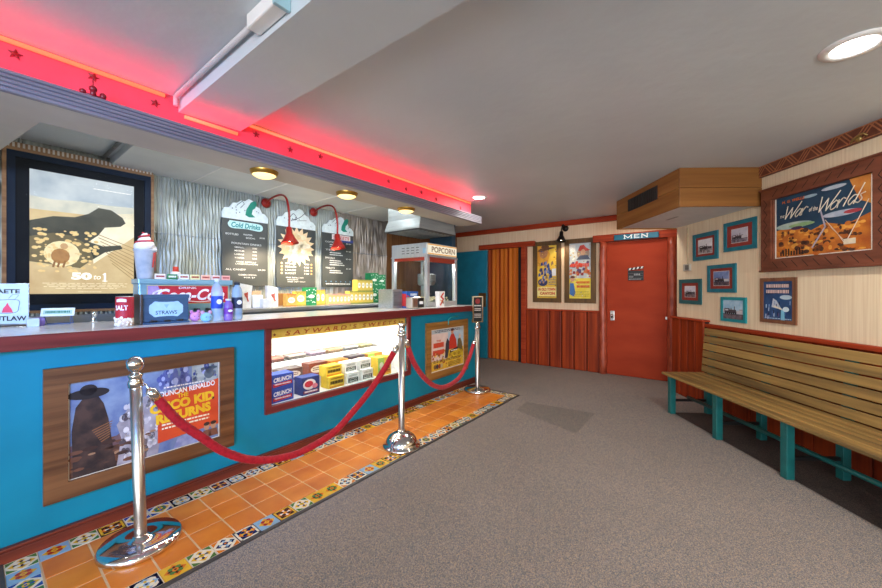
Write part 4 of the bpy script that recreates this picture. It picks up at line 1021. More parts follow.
# chalkboard menus
CH = mat('chalkboard', '#3a3e3c', '#444846', rough=.42, scale=(6, 6, 6))
CHK = ink('#d8dcd8'); CLOUD = ink('#e0ecea'); TG = ink('#1c8c74')
def board(label, s0, s1, kind):
    t = thing('menu_board', label, 'menu board', W('C', (s0 + s1) / 2, 4.16, 1.34), RC, 'menu boards on the concession wall')
    w = (s1 - s0) / 2; H = .74
    m = MB(); m.box(-w, w, -.018, .0, 0, H, CH, .003); bd = m.build('board', t)
    m = MB()
    out = [(-w * 1.0, H - .01), (w * 1.0, H - .01)]
    top = [(1.0, .05), (.86, .09), (.72, .10), (.60, .15), (.42, .17), (.30, .22), (.12, .235), (-.05, .20), (-.2, .205), (-.38, .17), (-.55, .165), (-.70, .11), (-.9, .10), (-1.0, .05)]
    m.prism(out + [(x * w, H + z) for x, z in top], -.024, -.002, CLOUD); hd = m.build('cloud_header', t)
    A = Art(-.0242); A.rect(-w * .9, H, w * .9, H + .04, CLOUD, 0)
    for i in range(10):
        a = random.Random(i + kind * 7); x = a.uniform(-.8, .8) * w; z = H + a.uniform(.015, .09) + .06 * (1 - abs(x) / w)
        A.star(x, z, .010, ink('#5c6c70'), 1)
    if kind in (0, 2):
        A.poly([(x + (.05 if kind else 0), z) for x, z in [(-.01, H + .05), (.0, H + .11), (.05, H + .2), (.10, H + .225), (.115, H + .19), (.095, H + .14), (.07, H + .12), (.06, H + .07), (.1, H + .04), (.03, H + .03)]], TG, 2)
        A.line([(-.10, H + .14), (-.04, H + .2), (-.02, H + .17), (-.06, H + .12)], .007, ink('#6c7c80'), 2)
    else:
        A.line([(p.x, p.z) for p in spl([(-.12, 0, H + .07), (-.05, 0, H + .16), (-.0, 0, H + .1), (-.07, 0, H + .08), (.03, 0, H + .12), (.12, 0, H + .2)], 5)], .008, ink('#5c6468'), 2)
        A.line([(.0, H + .08), (.13, H + .1)], .006, ink('#5c6468'), 2)
    A.build('header_print', hd)
    A = Art(-.0185); A.rect(-w + .004, .004, w - .004, H - .004, CH, 0)
    if kind == 0:
        pl = [(p.x, p.z) for p in spl([(-.17, 0, H - .03), (-.19, 0, H - .07), (-.15, 0, H - .11), (.0, 0, H - .105), (.15, 0, H - .115), (.185, 0, H - .075), (.15, 0, H - .035), (0, 0, H - .03), (-.17, 0, H - .03)], 4)][:-1]
        A.fan(0, H - .07, pl, ink('#bfe4e0'), 10); A.text('Cold Drinks', -.155, H - .10, .155, H - .042, ink('#1c8c8c'), 11, shear=.2, bold=.03)
        A.text('BOTTLED', -.21, .555, -.08, .575, CHK, 1); A.text('WATER', -.03, .565, .07, .582, CHK, 1); A.text('SODA', .0, .53, .1, .548, CHK, 1); A.text('$3.00', .15, .545, .21, .562, CHK, 1)
        A.text('FOUNTAIN DRINKS', -.15, .46, .17, .48, CHK, 1)
        for i, (a, b) in enumerate((('SMALL', '3.00'), ('MEDIUM', '4.00'), ('LARGE', '5.00'), ('X-LARGE', '6.00'))): A.text(a, -.12, .42 - i * .038, -.02, .436 - i * .038, CHK, 1); A.text(b, .07, .42 - i * .038, .12, .436 - i * .038, CHK, 1)
        A.text('FREE REFILLS', -.10, .262, .11, .276, CHK, 1); A.text('LARGE FOUNTAIN', -.11, .24, .13, .254, CHK, 1)
        A.text('ALL CANDY', -.21, .175, .0, .195, CHK, 1); A.text('$4.00', .13, .178, .215, .197, CHK, 1)
        A.text('COMBO SPECIAL', -.08, .12, .12, .136, CHK, 1); A.text('FOR $7', -.02, .09, .10, .106, CHK, 1)
    elif kind == 1:
        pc = ink('#f0e4c4'); po = ink('#f0d4a8'); rr_ = random.Random(9)
        A.star(0, .50, .25, po, 1, 19, .74)
        for i in range(60):
            a = rr_.uniform(0, 2 * PI); q = rr_.uniform(.02, .19); A.ell(q * math.cos(a), .50 + q * .75 * math.sin(a), rr_.uniform(.026, .045), rr_.uniform(.022, .038), [pc, ink('#f8f0dc'), ink('#e8cc98')][i % 3], 2 + i % 5, 10)
        for i, (a, b) in enumerate((('SMALL', '4.00'), ('MEDIUM', '5.00'), ('LARGE', '6.00'), ('BUCKET', '7.00'))):
            z = .275 - i * .04; A.text(a, -.15, z, -.01, z + .02, CHK, 1); A.text(b, .10, z, .17, z + .02, CHK, 1)
            A.ell(-.195, z + .01, .013, .012, ink('#e8c88c'), 1, 8); A.ell(.205, z + .01, .013, .012, ink('#d8a45c'), 1, 8)
        A.text('FREE REFILL ON', -.14, .105, .09, .12, CHK, 1); A.text('BUCKETS', -.12, .08, .02, .094, CHK, 1); A.text('SAME VISIT ONLY', -.12, .055, .12, .069, CHK, 1)
    else:
        A.rect(-.11, H - .09, .2, H - .02, ink('#e8dcd8'), 10); A.rect(.0, H - .115, .25, H - .075, ink('#3c4c94'), 9); A.text('SWEETS', -.09, H - .08, .18, H - .035, ink('#c04040'), 11, shear=.15, bold=.02)
        z = .60
        for hd_, n in (('COFFEE', 2), ('TEA', 2), ('SPECIALS', 3), ('TREATS', 2)):
            A.text(hd_, -.21, z, -.06, z + .02, CHK, 1); A.text('$3.00', .13, z, .215, z + .018, CHK, 1); z -= .032
            for i in range(n): A.greek(-.14, z, .04 + .03 * i, z + .014, 1, CHK, 1, .95, i + n); z -= .028
            z -= .02
        for i in range(6): A.star(-.2 + i * .08, .075, .012, ink('#6ca0c8'), 1)
        A.greek(-.2, .035, .2, .05, 1, CHK, 1, .95, 9)
    A.build('chalk_lettering', bd)
board('grey menu board headed Cold Drinks with white cloud top and green popsicle', 1.623, 2.114, 0)
board('grey menu board with popcorn burst under the left gooseneck lamp', 2.217, 2.738, 1)
board('grey menu board with many small price lines under the right gooseneck lamp', 2.846, 3.355, 2)

# gooseneck red lamps
LRED = mat('red_enamel', '#7e140e', '#901c14', rough=.35, spec=.3)
def goose(s, label, mt, f='C', y=4.17, z=2.315, reach=.50, k=1, drop=.36, power=55, grp=None):
    t = thing('gooseneck_lamp', label, 'wall lamp', W(f, s, y, z), ORI[f][1], grp)
    m = MB(); Rm = Matrix.Rotation(PI / 2, 4, 'X')
    m.lathe([(0, 0), (.055 * k, 0), (.055 * k, .008), (.03 * k, .025), (.018 * k, .03), (0, .03)], mt, 24, M=Rm); m.build('wall_plate', t)
    m = MB(); m.tube(spl([(0, -.02, 0), (0, -.25 * reach, .035 * k), (0, -.62 * reach, .045 * k), (0, -.88 * reach, -.01 * k), (0, -reach, -.5 * drop), (0, -reach, -drop)], 6), .011 * k, mt, 10); m.build('arm', t)
    m = MB(); T = Matrix.Translation((0, -reach, -drop)) @ Matrix.Rotation(-.12, 4, 'X') @ Matrix.Diagonal((k, k, k, 1))
    m.lathe([(.018, .03), (.03, .02), (.034, -.05), (.045, -.06), (.055, -.09), (.085, -.135), (.092, -.15), (.088, -.15), (.05, -.09), (.03, -.06), (0, -.055)], mt, 28, M=T); sh = m.build('shade', t)
    m = MB(); m.ball(T @ Vector((0, 0, -.105)), .024 * k, glow('warm_bulb', (1, .82, .55), 14), 1, 1, 1.15); m.build('bulb', sh)
    l = bpy.data.lights.new('lamp_bulb', 'SPOT'); l.energy = power; l.color = (1, .80, .55); l.spot_size = 2.0; l.spot_blend = .6; l.shadow_soft_size = .03
    lo = bpy.data.objects.new('lamp_light', l); COL.objects.link(lo); lo.parent = sh; lo.location = T @ Vector((0, 0, -.14)); lo.rotation_euler = (.75 if reach > .3 else .35, 0, 0)
    return t
goose(2.106, 'red enamel gooseneck lamp over the popcorn menu board, left of the two', LRED, grp='red gooseneck menu lamps')
goose(2.732, 'red enamel gooseneck lamp over the small print menu board, right of the two', LRED, grp='red gooseneck menu lamps')

# ================================================================== BACK WALL THINGS
# red MEN door
d = MB(); d.box(-1.335, -.535, 6.0, 6.035, .005, 2.035, REDDOOR, .003); dr = struct(d, 'door_1', 'B')
m = MB(); m.box(-1.285, -1.225, 5.992, 6.0, .83, .98, CHROMEB, .004); hp = m.build('handle_plate', dr)
m = MB(); m.tube([(-1.255, 5.992, .93), (-1.255, 5.965, .93), (-1.255, 5.96, .88)], .012, CHROME, 10); m.ball((-1.255, 5.962, .885), .016, BLACK); m.build('thumb_latch', hp)
m = MB(); m.box(-.56, -.535, 5.985, 6.0, .88, .92, CHROMEB, .003); m.build('strike_plate', dr)
t = thing('restroom_sign', 'teal wooden sign lettered MEN above the red door', 'sign', W('B', -.925, 5.94, 2.045), RB)
m = MB(); m.box(-.292, .292, -.022, .0, 0, .085, mat('sign_teal', '#125a72', '#1a6a82', rough=.4), .008); m.build('board', t)
A = Art(-.0225); MW = ink('#dce4e4'); bz, tz = .016, .070
for x0 in (-.145, -.055): A.line([(x0, bz), (x0, tz)], .013, MW, 1)
A.line([(-.143, tz - .004), (-.100, bz + .010), (-.057, tz - .004)], .011, MW, 1)
for x0 in (-.145, -.055): A.line([(x0 - .012, bz + .003), (x0 + .012, bz + .003)], .007, MW, 1)
A.line([(-.158, tz - .003), (-.140, tz - .003)], .007, MW, 1); A.line([(-.060, tz - .003), (-.042, tz - .003)], .007, MW, 1)
A.line([(-.010, bz), (-.010, tz)], .013, MW, 1)
for z_, xe in ((bz + .004, .046), (.043, .030), (tz - .004, .046)): A.line([(-.02, z_), (xe, z_)], .009, MW, 1)
A.line([(.043, bz + .004), (.043, bz + .014)], .007, MW, 1); A.line([(.043, tz - .014), (.043, tz - .004)], .007, MW, 1)
for x0 in (.082, .150): A.line([(x0, bz), (x0, tz)], .011, MW, 1)
A.line([(.082, tz - .003), (.150, bz + .003)], .013, MW, 1); A.line([(.07, bz + .003), (.094, bz + .003)], .007, MW, 1); A.line([(.138, tz - .003), (.162, tz - .003)], .007, MW, 1)
A.build('lettering', t)
t = thing('clapperboard', 'black film clapperboard hung on the red MEN door', 'clapperboard', W('B', -.935, 6.0, 1.44), RB)
m = MB(); m.box(-.104, .104, -.012, .0, 0, .145, BLACK, .003); m.build('slate', t)
A = Art(-.0125)
for z in (.105, .07, .035): A.line([(-.095, z), (.095, z)], .002, ink('#8c8c8c'), 1)
A.text('SCENE', -.02, .077, .06, .098, ink('#c4c4c4'), 1); A.greek(-.09, .012, .07, .024, 1, ink('#9c9c9c'), 1, .8, 2); A.greek(-.09, .045, -.03, .058, 1, ink('#9c9c9c'), 1, .8, 3); A.build('slate_lettering', t)
m = MB(); M = Matrix.Translation((-.104, 0, .150)) @ Matrix.Rotation(-.13, 4, 'Y')
m.box(0, .21, -.014, .0, 0, .032, BLACK, .002, M=M); st = m.build('clapstick', t)
A = Art(-.0145, M)
for i in range(4): A.poly([(.012 + i * .053, .002), (.036 + i * .053, .002), (.050 + i * .053, .030), (.026 + i * .053, .030)], ink('#e0dcd8'), 1)
A.build('stripes', st)
# accordion door
AC1 = wood('accordion_orange', '#b05414', '#cc7020', 'z', rough=.6, k=.5, bump=.05, spec=.15); AC2 = wood('accordion_red', '#8c3614', '#a4461a', 'z', rough=.6, k=.5, bump=.05, spec=.15)
m = MB(); x = -3.43; n = 14; wd = (3.43 - 2.82) / n
m.box(-3.45, -2.745, 6.02, 6.041, 0, 2.07, DARK)
for i in range(n):
    a, b = -3.43 + i * wd, -3.43 + (i + 1) * wd; ya, yb = (5.999, 6.012) if i % 2 == 0 else (6.012, 5.999)
    m.prism([(a, ya), (b, yb), (b, yb + .006), (a, ya + .006)], .01, 2.06, AC2 if i in (0, 1, 5, 9) else AC1, 'xy')
struct(m, 'door_2', 'B')
# teal door folded open against the wall
m = MB(); m.box(-4.15, -3.385, 5.86, 5.90, .02, 2.04, mat('teal_door_paint', '#0f6a80', '#157890', rough=.45), .004); d3 = struct(m, 'door_3', 'B')
m = MB(); m.box(-3.56, -3.40, 5.852, 5.86, .98, 1.24, mat('bronze_push_plate', '#5c4020', '#7a582e', rough=.35, metal=.5), .003); m.build('push_plate', d3)

# the two insert posters
def insert(label, xc, artf):
    t = thing('framed_poster', label, 'poster', W('B', xc, 6.04, 1.61), RB)
    m = MB(); frame4(m, -.247, .247, -.525, .525, .075, -.03, .0, mat('olive_frame_wood', '#4c3416', '#6e4e22', rough=.5, scale=(20, 20, 3), detail=5)); m.build('frame', t)
    A = Art(-.012); artf(A); A.build('poster_print', t)
    m = MB(); m.box(-.172, .172, -.008, .0, -.452, .452, ink('#2c2418')); m.build('backing', t)
def ia(A):
    w, h = .170, .450
    A.rect(-w, -h, w, h, ink2('#e0b028', '#ecc84c', 8), 0)
    A.poly([(-w, .10), (-w, h), (-.02, h), (.06, .3), (.0, .12)], ink2('#d88c28', '#e4a838', 8), 1)
    A.ell(-.06, .33, .075, .10, ink2('#a86840', '#c88c5c', 16), 2); A.poly([(-w, .36), (-.12, .40), (.0, .42), (.12, .415), (.13, .40), (.0, .37), (-.1, .345)], ink2('#5c3820', '#7c5030', 18), 3); A.ell(-.03, .43, .07, .03, ink('#6c4426'), 4)
    rr = random.Random(11)
    for i in range(30): A.poly([(x0 + dx, z0 + dz) for x0, z0 in [(rr.uniform(-.15, .13), rr.uniform(-.10, .15))] for dx, dz in ((-.02, -.03), (.025, -.02), (.015, .04), (-.015, .02))], ink(rr.choice(['#2c3c7c', '#3c5490', '#24305c', '#6c7cac', '#8c6c4c'])), 3 + i % 4)
    for i in range(60): A.ell(rr.uniform(-.16, .16), rr.uniform(-.25, .42), rr.uniform(.004, .014), rr.uniform(.004, .014), ink(rr.choice(['#a8701c', '#f0d878', '#6c4c24', '#c88c2c', '#44527c'])), 1 if i % 3 else 3, 8)
    A.rect(.09, -.07, .16, .05, ink('#dcdce0'), 7); A.ell(-.07, -.18, .085, .065, ink('#2c3464'), 7); 
    for i in range(6): A.ell(-.12 + i * .02, -.18 + .02 * (i % 3), .016, .022, ink(['#b48464', '#5c6ca0', '#c8a888'][i % 3]), 8, 8)
    A.greek(.03, -.24, .16, -.10, 5, ink('#6c7088'), 7, .4, 4); A.rect(-w + .0, -.42, w, -.26, ink('#f0dc90'), 6)
    A.text('IN OLD TOWN', -.15, -.325, .15, -.275, ink('#c43c1c'), 8, bold=.05); A.text('CANYON', -.12, -.395, .14, -.345, ink('#c43c1c'), 8, bold=.05) 
    A.greek(-.14, -.44, .14, -.425, 1, ink('#7c5c20'), 7, .7, 2)
def ib(A):
    w, h = .170, .450
    A.rect(-w, -h, w, h, ink2('#a8b4c0', '#c8ccc8', 8), 0); A.rect(-w, -h, w, -.12, ink2('#e0c838', '#ecd85c', 8), 1)
    A.greek(-.15, .30, -.07, .43, 6, ink('#f0ece4'), 2, .5, 8); A.ell(.05, .28, .10, .10, ink2('#8c7868', '#b09884', 14), 2); A.poly([(-.03, .33), (.0, .41), (.06, .42), (.10, .37), (.16, .33), (.05, .31)], ink2('#b03428', '#c84438', 14), 3)
    A.ell(.05, .30, .035, .05, ink('#c89c7c'), 4); A.poly([(-.06, .18), (.0, .25), (.12, .25), (.16, .18)], ink('#4c5468'), 4)
    rr = random.Random(21)
    for i in range(34): A.poly([(x0 + dx, z0 + dz) for x0, z0 in [(rr.uniform(-.15, .15), rr.uniform(-.06, .14))] for dx, dz in ((-.025, -.02), (.02, -.025), (.025, .02), (-.01, .025))], ink(rr.choice(['#c03c2c', '#d85838', '#8c2c28', '#5c4468', '#c87848'])), 4 + i % 4)
    A.text('RED RIVER', -.15, .06, .15, .13, ink('#d83c24'), 9, bold=.05, shear=.2, rot=.12) if False else A.greek(-.14, .05, .14, .12, 1, ink('#d84830'), 9, .8, 6)
    for i in range(60): A.ell(rr.uniform(-.16, .16), rr.uniform(-.42, .42), rr.uniform(.004, .014), rr.uniform(.004, .014), ink(rr.choice(['#b89c30', '#f0e490', '#c8582c', '#7c8c9c', '#e8e4dc'])), 2, 8)
    A.ell(-.12, -.13, .035, .045, ink('#c8987c'), 8); A.poly([(-.165, -.38), (-.16, -.2), (-.10, -.2), (-.07, -.36), (-.1, -.42)], ink('#3c70b0'), 8); A.ell(-.115, -.1, .04, .02, ink('#5c2c1c'), 9)
    A.text('ROBERT', -.06, -.21, .15, -.165, ink('#d8802c'), 9, bold=.05) if False else A.greek(-.06, -.21, .15, -.17, 1, ink('#d8682c'), 9, .9, 1)
    A.greek(-.05, -.28, .15, -.235, 1, ink('#c8582c'), 9, .9, 2); A.greek(-.1, -.43, .14, -.33, 4, ink('#b09c30'), 8, .4, 3)
insert('narrow framed yellow western poster, left of the pair under the black lamp', -2.30, ia)
insert('narrow framed red and yellow poster, right of the pair under the black lamp', -1.747, ib)
goose(-1.985, 'black gooseneck lamp lighting the pair of narrow posters', mat('black_iron', '#141210', '#201c1a', rough=.35, metal=.4), 'B', 6.04, 2.325, .20, .95, drop=.10, power=8)

# ================================================================== RIGHT WALL THINGS
def picture(label, Yc, zc, w, h, fm, fw, mount, artf, grp='small framed photographs on the right wall'):
    x = -Yc
    t = thing('framed_picture', label, 'picture', W('R', x, 0, zc), RR, grp)
    m = MB(); frame4(m, -w / 2, w / 2, -h / 2, h / 2, fw, -.016, 0, fm); m.build('frame', t)
    iw, ih = w / 2 - fw, h / 2 - fw
    m = MB(); m.box(-iw - .002, iw + .002, -.008, 0, -ih - .002, ih + .002, mount); m.build('mount', t)
    A = Art(-.0085); artf(A, iw, ih); A.build('photo_print', t)
    return t
MAR = ink2('#8c3028', '#98382e', 20)
def photo(seed, sky1, sky2, ground, dark, m_=.72, tint=None):
    def f(A, iw, ih):
        a, b = iw * m_, ih * m_
        A.rect(-a - .004, -b - .004, a + .004, b + .004, ink('#e0dcd8'), 0)
        A.rect(-a, -b, a, b, ink2(sky1, sky2, 15), 1); A.rect(-a, -b, a, -b * .45, ink2(ground, dark, 30), 2)
        r = random.Random(seed); D = ink(dark); g = -b * .38; k = ih * m_ / .08; x0 = -a * r.uniform(.75, .9)
        for q in range(5): A.rect(-a + q * a * .4, g + .0, -a + q * a * .4 + a * .3, g + b * r.uniform(.2, .5), ink(r.choice(['#a8a4a8', '#8c888c', '#b8b4b8'])), 3)
        A.rect(x0, g, x0 + a * .5, g + b * .5, D, 4); A.rect(x0 + a * .5, g, x0 + a * 1.15, g + b * .36, ink2(dark, '#4c484c', 60), 4)
        A.rect(x0 + a * .95, g, x0 + a * 1.02, g + b * .72, D, 4); A.rect(x0 + a * .62, g, x0 + a * .70, g + b * .55, D, 4); A.rect(x0 + a * .08, g + b * .25, x0 + a * .4, g + b * .4, ink('#c8c4c8'), 5)
        for q in range(6): A.ell(x0 + a * (.1 + q * .2), g, a * .075, a * .075, ink('#1c1a1c'), 5, 10)
        A.rect(x0 + a * 1.2, g - b * .05, min(a, x0 + a * 1.75), g + b * .3, ink('#c8c4c8' if seed in (2, 5, 3) else '#4c444c'), 4)
        A.line([(-a, g - b * .1), (a, g - b * .14)], b * .05, ink('#3a363a'), 4)
    return f
picture('teal framed black and white photo in red mount, upper left of the small pictures', 4.105, 1.798, .40, .31, TEALP, .045, MAR, photo(1, '#d8d8dc', '#ececee', '#b8b4b4', '#2c2a2c'))
picture('teal framed rail photo in broad red mount, upper right of the small pictures', 3.615, 1.85, .405, .30, TEALP, .04, MAR, photo(2, '#b8b4c4', '#d0ccd4', '#8c8894', '#4c3c48', .62))
picture('teal framed photo in red mount with deep blue sky, middle of the small pictures', 3.86, 1.424, .405, .30, TEALP, .04, MAR, photo(3, '#5c74a8', '#8c9cc4', '#6c5c64', '#2c2838', .68))
picture('dark teal framed small photo in red mount next to the thermostat wire, lowest left', 4.365, 1.28, .40, .30, mat('dark_teal_frame', '#1a5458', '#24646a', rough=.4), .045, MAR, photo(4, '#c4c0d0', '#dcd8e0', '#8c7c80', '#3c2c34', .62))
picture('bright teal framed photo of a town under pale blue sky without mount, lowest right', 3.695, 1.10, .33, .255, mat('bright_teal_frame', '#148088', '#1c9098', rough=.4), .03, ink('#c8dce4'), photo(5, '#8cb8d4', '#b8d4e4', '#7c6c74', '#4c4450', 1.0))
def blueposter(A, iw, ih):
    A.rect(-iw, -ih, iw, ih, ink2('#1c3c68', '#2c5484', 12), 0)
    for i, z in enumerate((.10, .05)):
        A.poly([(-iw * .85, z), (iw * .8, z + .02), (iw * .8, z + .055), (-iw * .85, z + .035)], ink('#1c2c50'), 1); A.greek(-iw * .8, z + .008, iw * .75, z + .045, 1, ink('#d8bcb4'), 2, .8, i + 2)
    A.ell(iw * .55, .03, iw * .4, .02, ink('#b8ccd8'), 2); A.poly([(-.06, -.06), (-.045, .02), (-.01, .0), (.03, -.06), (.05, -.08)], ink('#c4ccd8'), 2); A.poly([(-.045, -.055), (.05, -.085), (.04, -.07), (-.03, -.045)], ink('#e8dcc4'), 3)
    A.poly([(.03, -.18), (.035, -.08), (.065, -.07), (.07, -.18)], ink('#7cc0dc'), 3); A.ell(.08, -.075, .03, .022, ink('#d0e0e8'), 4)
    rr = random.Random(31)
    for i in range(26): x = rr.uniform(-iw * .9, iw * .85); z = rr.uniform(-.17, -.03); A.poly([(x, z), (x + .01, z - .005), (x + .013, z + .03), (x + .002, z + .03)], ink(rr.choice(['#7c98c4', '#3c5c94', '#142444', '#a8bcd4', '#5c4c7c'])), 2)
    A.greek(-iw * .9, -ih + .005, iw * .9, -ih + .015, 1, ink('#a8bcd4'), 3, .8, 5)
picture('brown framed deep blue illustrated poster under the big carved frame', 3.19, 1.208, .35, .405, wood('brown_frame', '#6a4430', '#84583e', 'z'), .032, ink('#1c2c48'), blueposter, None)

# big carved frame with half sheet poster
t = thing('framed_poster', 'large carved brown wooden frame holding a dark blue and orange film poster', 'poster', W('R', -2.83, 0, 1.841), RR)
w, h = .49, .365
m = A = Art(-.0455); frame4(m, -w, w, -h, h, .10, -.045, 0, FRAMEC); frame4(m, -w + .10, w - .10, -h + .09, h - .09, .012, -.03, 0, FRAMEC)
m.box(-w - .012, w + .012, -.055, 0, h - .004, h + .012, FRAMEC, .003); m.box(-w - .012, w + .012, -.055, 0, -h - .012, -h + .004, FRAMEC, .003)
CUT = mat('carved_groove', '#2c1610', '#3a2018', rough=.7)
for i in range(9):
    x = -w + .14 + i * .09
    A.line([(x - .02, h - .075), (x + .03, h - .02)], .006, CUT, 1); A.line([(x - .02, -h + .075), (x + .03, -h + .02)], .006, CUT, 1)
for sx in (-1, 1):
    pts = [(sx * (w - .03 - .035 * (i % 2)), -h + .09 + i * .046) for i in range(13)]
    A.line(pts, .006, CUT, 1)
A.build('carved_frame', t)
pw, ph = .36, .275
A = Art(-.018)
A.rect(-pw - .015, -ph - .012, pw + .015, ph + .012, ink('#e8e2d8'), 0)
A.rect(-pw, -ph + .02, pw, ph, ink2('#14344c', '#1e4660', 5), 1)
A.poly([(-pw, -ph + .02), (-pw, -.02), (-.2, .0), (-.05, -.06), (.06, -.02), (.2, -.06), (pw, .0), (pw, -ph + .02)], ink2('#a8541c', '#d8862c', 7), 2)
A.poly([(pw - .14, ph), (pw, ph), (pw, .06), (pw - .07, .1)], ink2('#c0702c', '#d89444', 9), 2)
rr = random.Random(17)
for i in range(150): 
    x = rr.uniform(-pw + .03, pw - .04); z = rr.uniform(-ph + .03, -.045); A.ell(x, z, rr.uniform(.008, .03), rr.uniform(.006, .02), ink2(*rr.choice([('#6c3418', '#8c4c20'), ('#d88a30', '#e8a848'), ('#3c241c', '#5c3420'), ('#b86020', '#cc7828')]), 20), 3 + (i * 3 // 150), 10)
# generic stand-in artwork: drifting pale cloud streaks and beams of light over a fiery horizon
A.ell(-.2, .005, .16, .028, ink2('#8ca4a4', '#b4c4b4', 14), 6); A.ell(-.13, .0, .11, .016, ink2('#7ca06c', '#9cb884', 14), 7); A.ell(-.17, -.022, .05, .014, ink('#4c3450'), 7)
A.ell(.17, .03, .13, .022, ink2('#8c9cb4', '#b8c0cc', 14), 6); A.ell(.25, .03, .06, .014, ink('#a83c44'), 7); A.ell(-.06, .215, .06, .012, ink2('#7c9cb0', '#a4bcc8', 14), 6); A.ell(.12, .235, .09, .015, ink2('#a4b4c4', '#c8d0d8', 14), 6)
A.line([(.02, .1), (.06, -.05), (-.04, -.2)], .012, ink('#b0a8b8'), 8); A.line([(.06, .0), (.15, -.12), (.2, -.2)], .005, ink('#e0ccb4'), 8); A.line([(pw - .01, .09), (.2, -.2)], .006, ink('#ecdcc8'), 8); A.line([(.1, -.06), (.19, -.17)], .004, ink('#d8c0a8'), 8)
for i in range(9): A.rect(-.32 + i * .024, -ph + .03, -.306 + i * .024, -ph + .06 + .03 * rr.random(), ink('#2c1c18'), 7)
A.rect(.19, -.205, .27, -.165, ink('#d8ccb4'), 9)
WS = ink('#f0e6d2')
A.text('H. G. WELLS', -.30, .205, -.10, .228, ink('#d86c28'), 10, shear=.2, bold=.03, rot=-.0)
GLY = {'W': [[(0, 1.0), (.12, .02), (.46, .82), (.56, .02), (1.05, 1.15)]], 'a': [[(.8, .48), (.45, .55), (.1, .22), (.3, .0), (.62, .2), (.82, .5), (.75, .08), (1.0, .08)]],
       'r': [[(.1, .5), (.18, .02)], [(.16, .25), (.45, .56), (.75, .5)]], 'o': [[(.5, .55), (.12, .3), (.25, .0), (.65, .1), (.75, .4), (.5, .55)]], 'l': [[(.45, 1.15), (.1, .0)]],
       'd': [[(.72, .5), (.4, .52), (.08, .2), (.3, -.02), (.62, .2)], [(1.0, 1.15), (.66, .0)]], 's': [[(.7, .55), (.35, .45), (.6, .2), (.4, .0), (.05, .06)]]}
def brush(word, x, z, sc, adv, w, L=10, slant=.38, rise=.0):
    for q, c in enumerate(word):
        k = 1.7 if c == 'W' else 1
        for st in GLY[c]:
            pts = [(p.x, p.z) for p in spl([(x + (px * k * .62 + pz * slant) * sc, 0, z + pz * sc) for px, pz in st], 5)] if c not in 'W' else [(x + (px * k * .62 + pz * slant) * sc, z + pz * sc) for px, pz in st]
            A.line(pts, w, WS, L)
        x += adv * sc * (1.75 if c == 'W' else (.55 if c == 'l' else 1)); z += rise
brush('War', -.285, .068, .105, .50, .0085, rise=.004)
brush('Worlds', -.002, .068, .112, .44, .0085, rise=.003)
A.text('THE', -.318, .085, -.275, .105, WS, 10, shear=.3)
A.text('of the', -.065, .09, .005, .125, WS, 10, shear=.3)
A.greek(-.1, -ph + .003, pw - .02, -ph + .013, 1, ink('#3c3430'), 10, .8, 4); A.greek(-pw + .01, -ph + .0, -.12, -ph + .01, 1, ink('#6c5c50'), 10, .8, 6)
A.build('poster_print', t)
m = MB(); m.box(-.385, .385, -.016, 0, -.295, .295, ink('#2c2018')); m.build('backing', t)
# thermostat with its surface wire
t = thing('thermostat', 'small grey thermostat on the right wall with a wire up to the duct box', 'thermostat', W('R', -4.41, 0, 1.575), RR)
m = MB(); m.box(-.06, .06, -.025, 0, -.042, .042, ink('#b4aca0'), .005); bd = m.build('case', t)
m = MB(); m.box(-.02, .048, -.027, -.024, -.028, .028, ink('#6c6864'), .001); m.build('display', bd)
m = MB(); m.tube([(-.0, -.006, .042), (.0, -.006, .49)], .006, ink('#c8b490'), 6); m.build('wire_cover', t)
# little hook / fitting on the frieze
t = thing('wall_hook', 'small brass fitting on the carved frieze above the big carved frame', 'hook', W('R', -2.53, -.028, 2.365), RR)
BRS = mat('aged_brass', '#8c7440', '#a88c54', rough=.35, metal=.7)
m = MB(); m.ball((0, -.01, 0), .022, BRS, 1, .6, 1); m.build('rosette', t)
m = MB(); m.tube(spl([(-.05, -.012, -.012), (-.01, -.03, .005), (.04, -.03, .02), (.06, -.015, .0)], 5), .006, BRS, 8); m.build('hook_arm', t)

# ================================================================== BENCH
t = thing('slatted_bench', 'long wooden slat bench with teal legs along the right wall', 'bench', W('R', -3.87, 0, 0), RR)
BL = 3.1
ys = -.635; sw = (.635 - .185) / 5
for i in range(5):
    m = MB(); m.box(0, BL, ys + i * sw + .003, ys + (i + 1) * sw - .003, .395, .42, BENCHW, .006); m.build('seat_slat', t)
p0 = Vector((0, -.20, .425)); p1 = Vector((0, -.165, .895)); dv = (p1 - p0); n = 6
ang = math.atan2(dv.y, dv.z)
for i in range(n):
    m = MB(); hgt = dv.length / n
    M = Matrix.Translation(p0 + dv * (i / n)) @ Matrix.Rotation(-ang, 4, 'X')
    m.box(0.0, BL, -.012, .012,   .005, hgt - .005, BENCHW, .004, M=M); m.build('back_slat', t)
for i in range(5):
    x = .085 + i * .655
    m = MB(); m.box(x - .026, x + .026, -.60, -.545, 0, .395, BENCHT, .004); m.build('front_leg', t)
    m = MB(); m.box(x - .026, x + .026, -.225, -.17, 0, .395, BENCHT, .004); 
    m.build('rear_leg', t)
    m = MB(); M = Matrix.Translation(Vector((0, -.20, .41))) @ Matrix.Rotation(-ang, 4, 'X'); m.box(x - .03, x + .03, .012, .05, -.0, .47, BENCHT, .003, M=M); m.build('back_brace', t)
    m = MB(); m.box(x - .012, x + .012, -.545, -.225, .128, .152, BLACK, .002); m.build('cross_bar', t)
    m = MB(); m.box(x - .03, x + .03, -.527, -.19, .36, .395, BENCHT, .003); m.build('seat_support', t)
m = MB(); m.tube([(.08, -.40, .170), (BL - .1, -.40, .170)], .017, BENCHT, 12); m.build('long_rail', t)

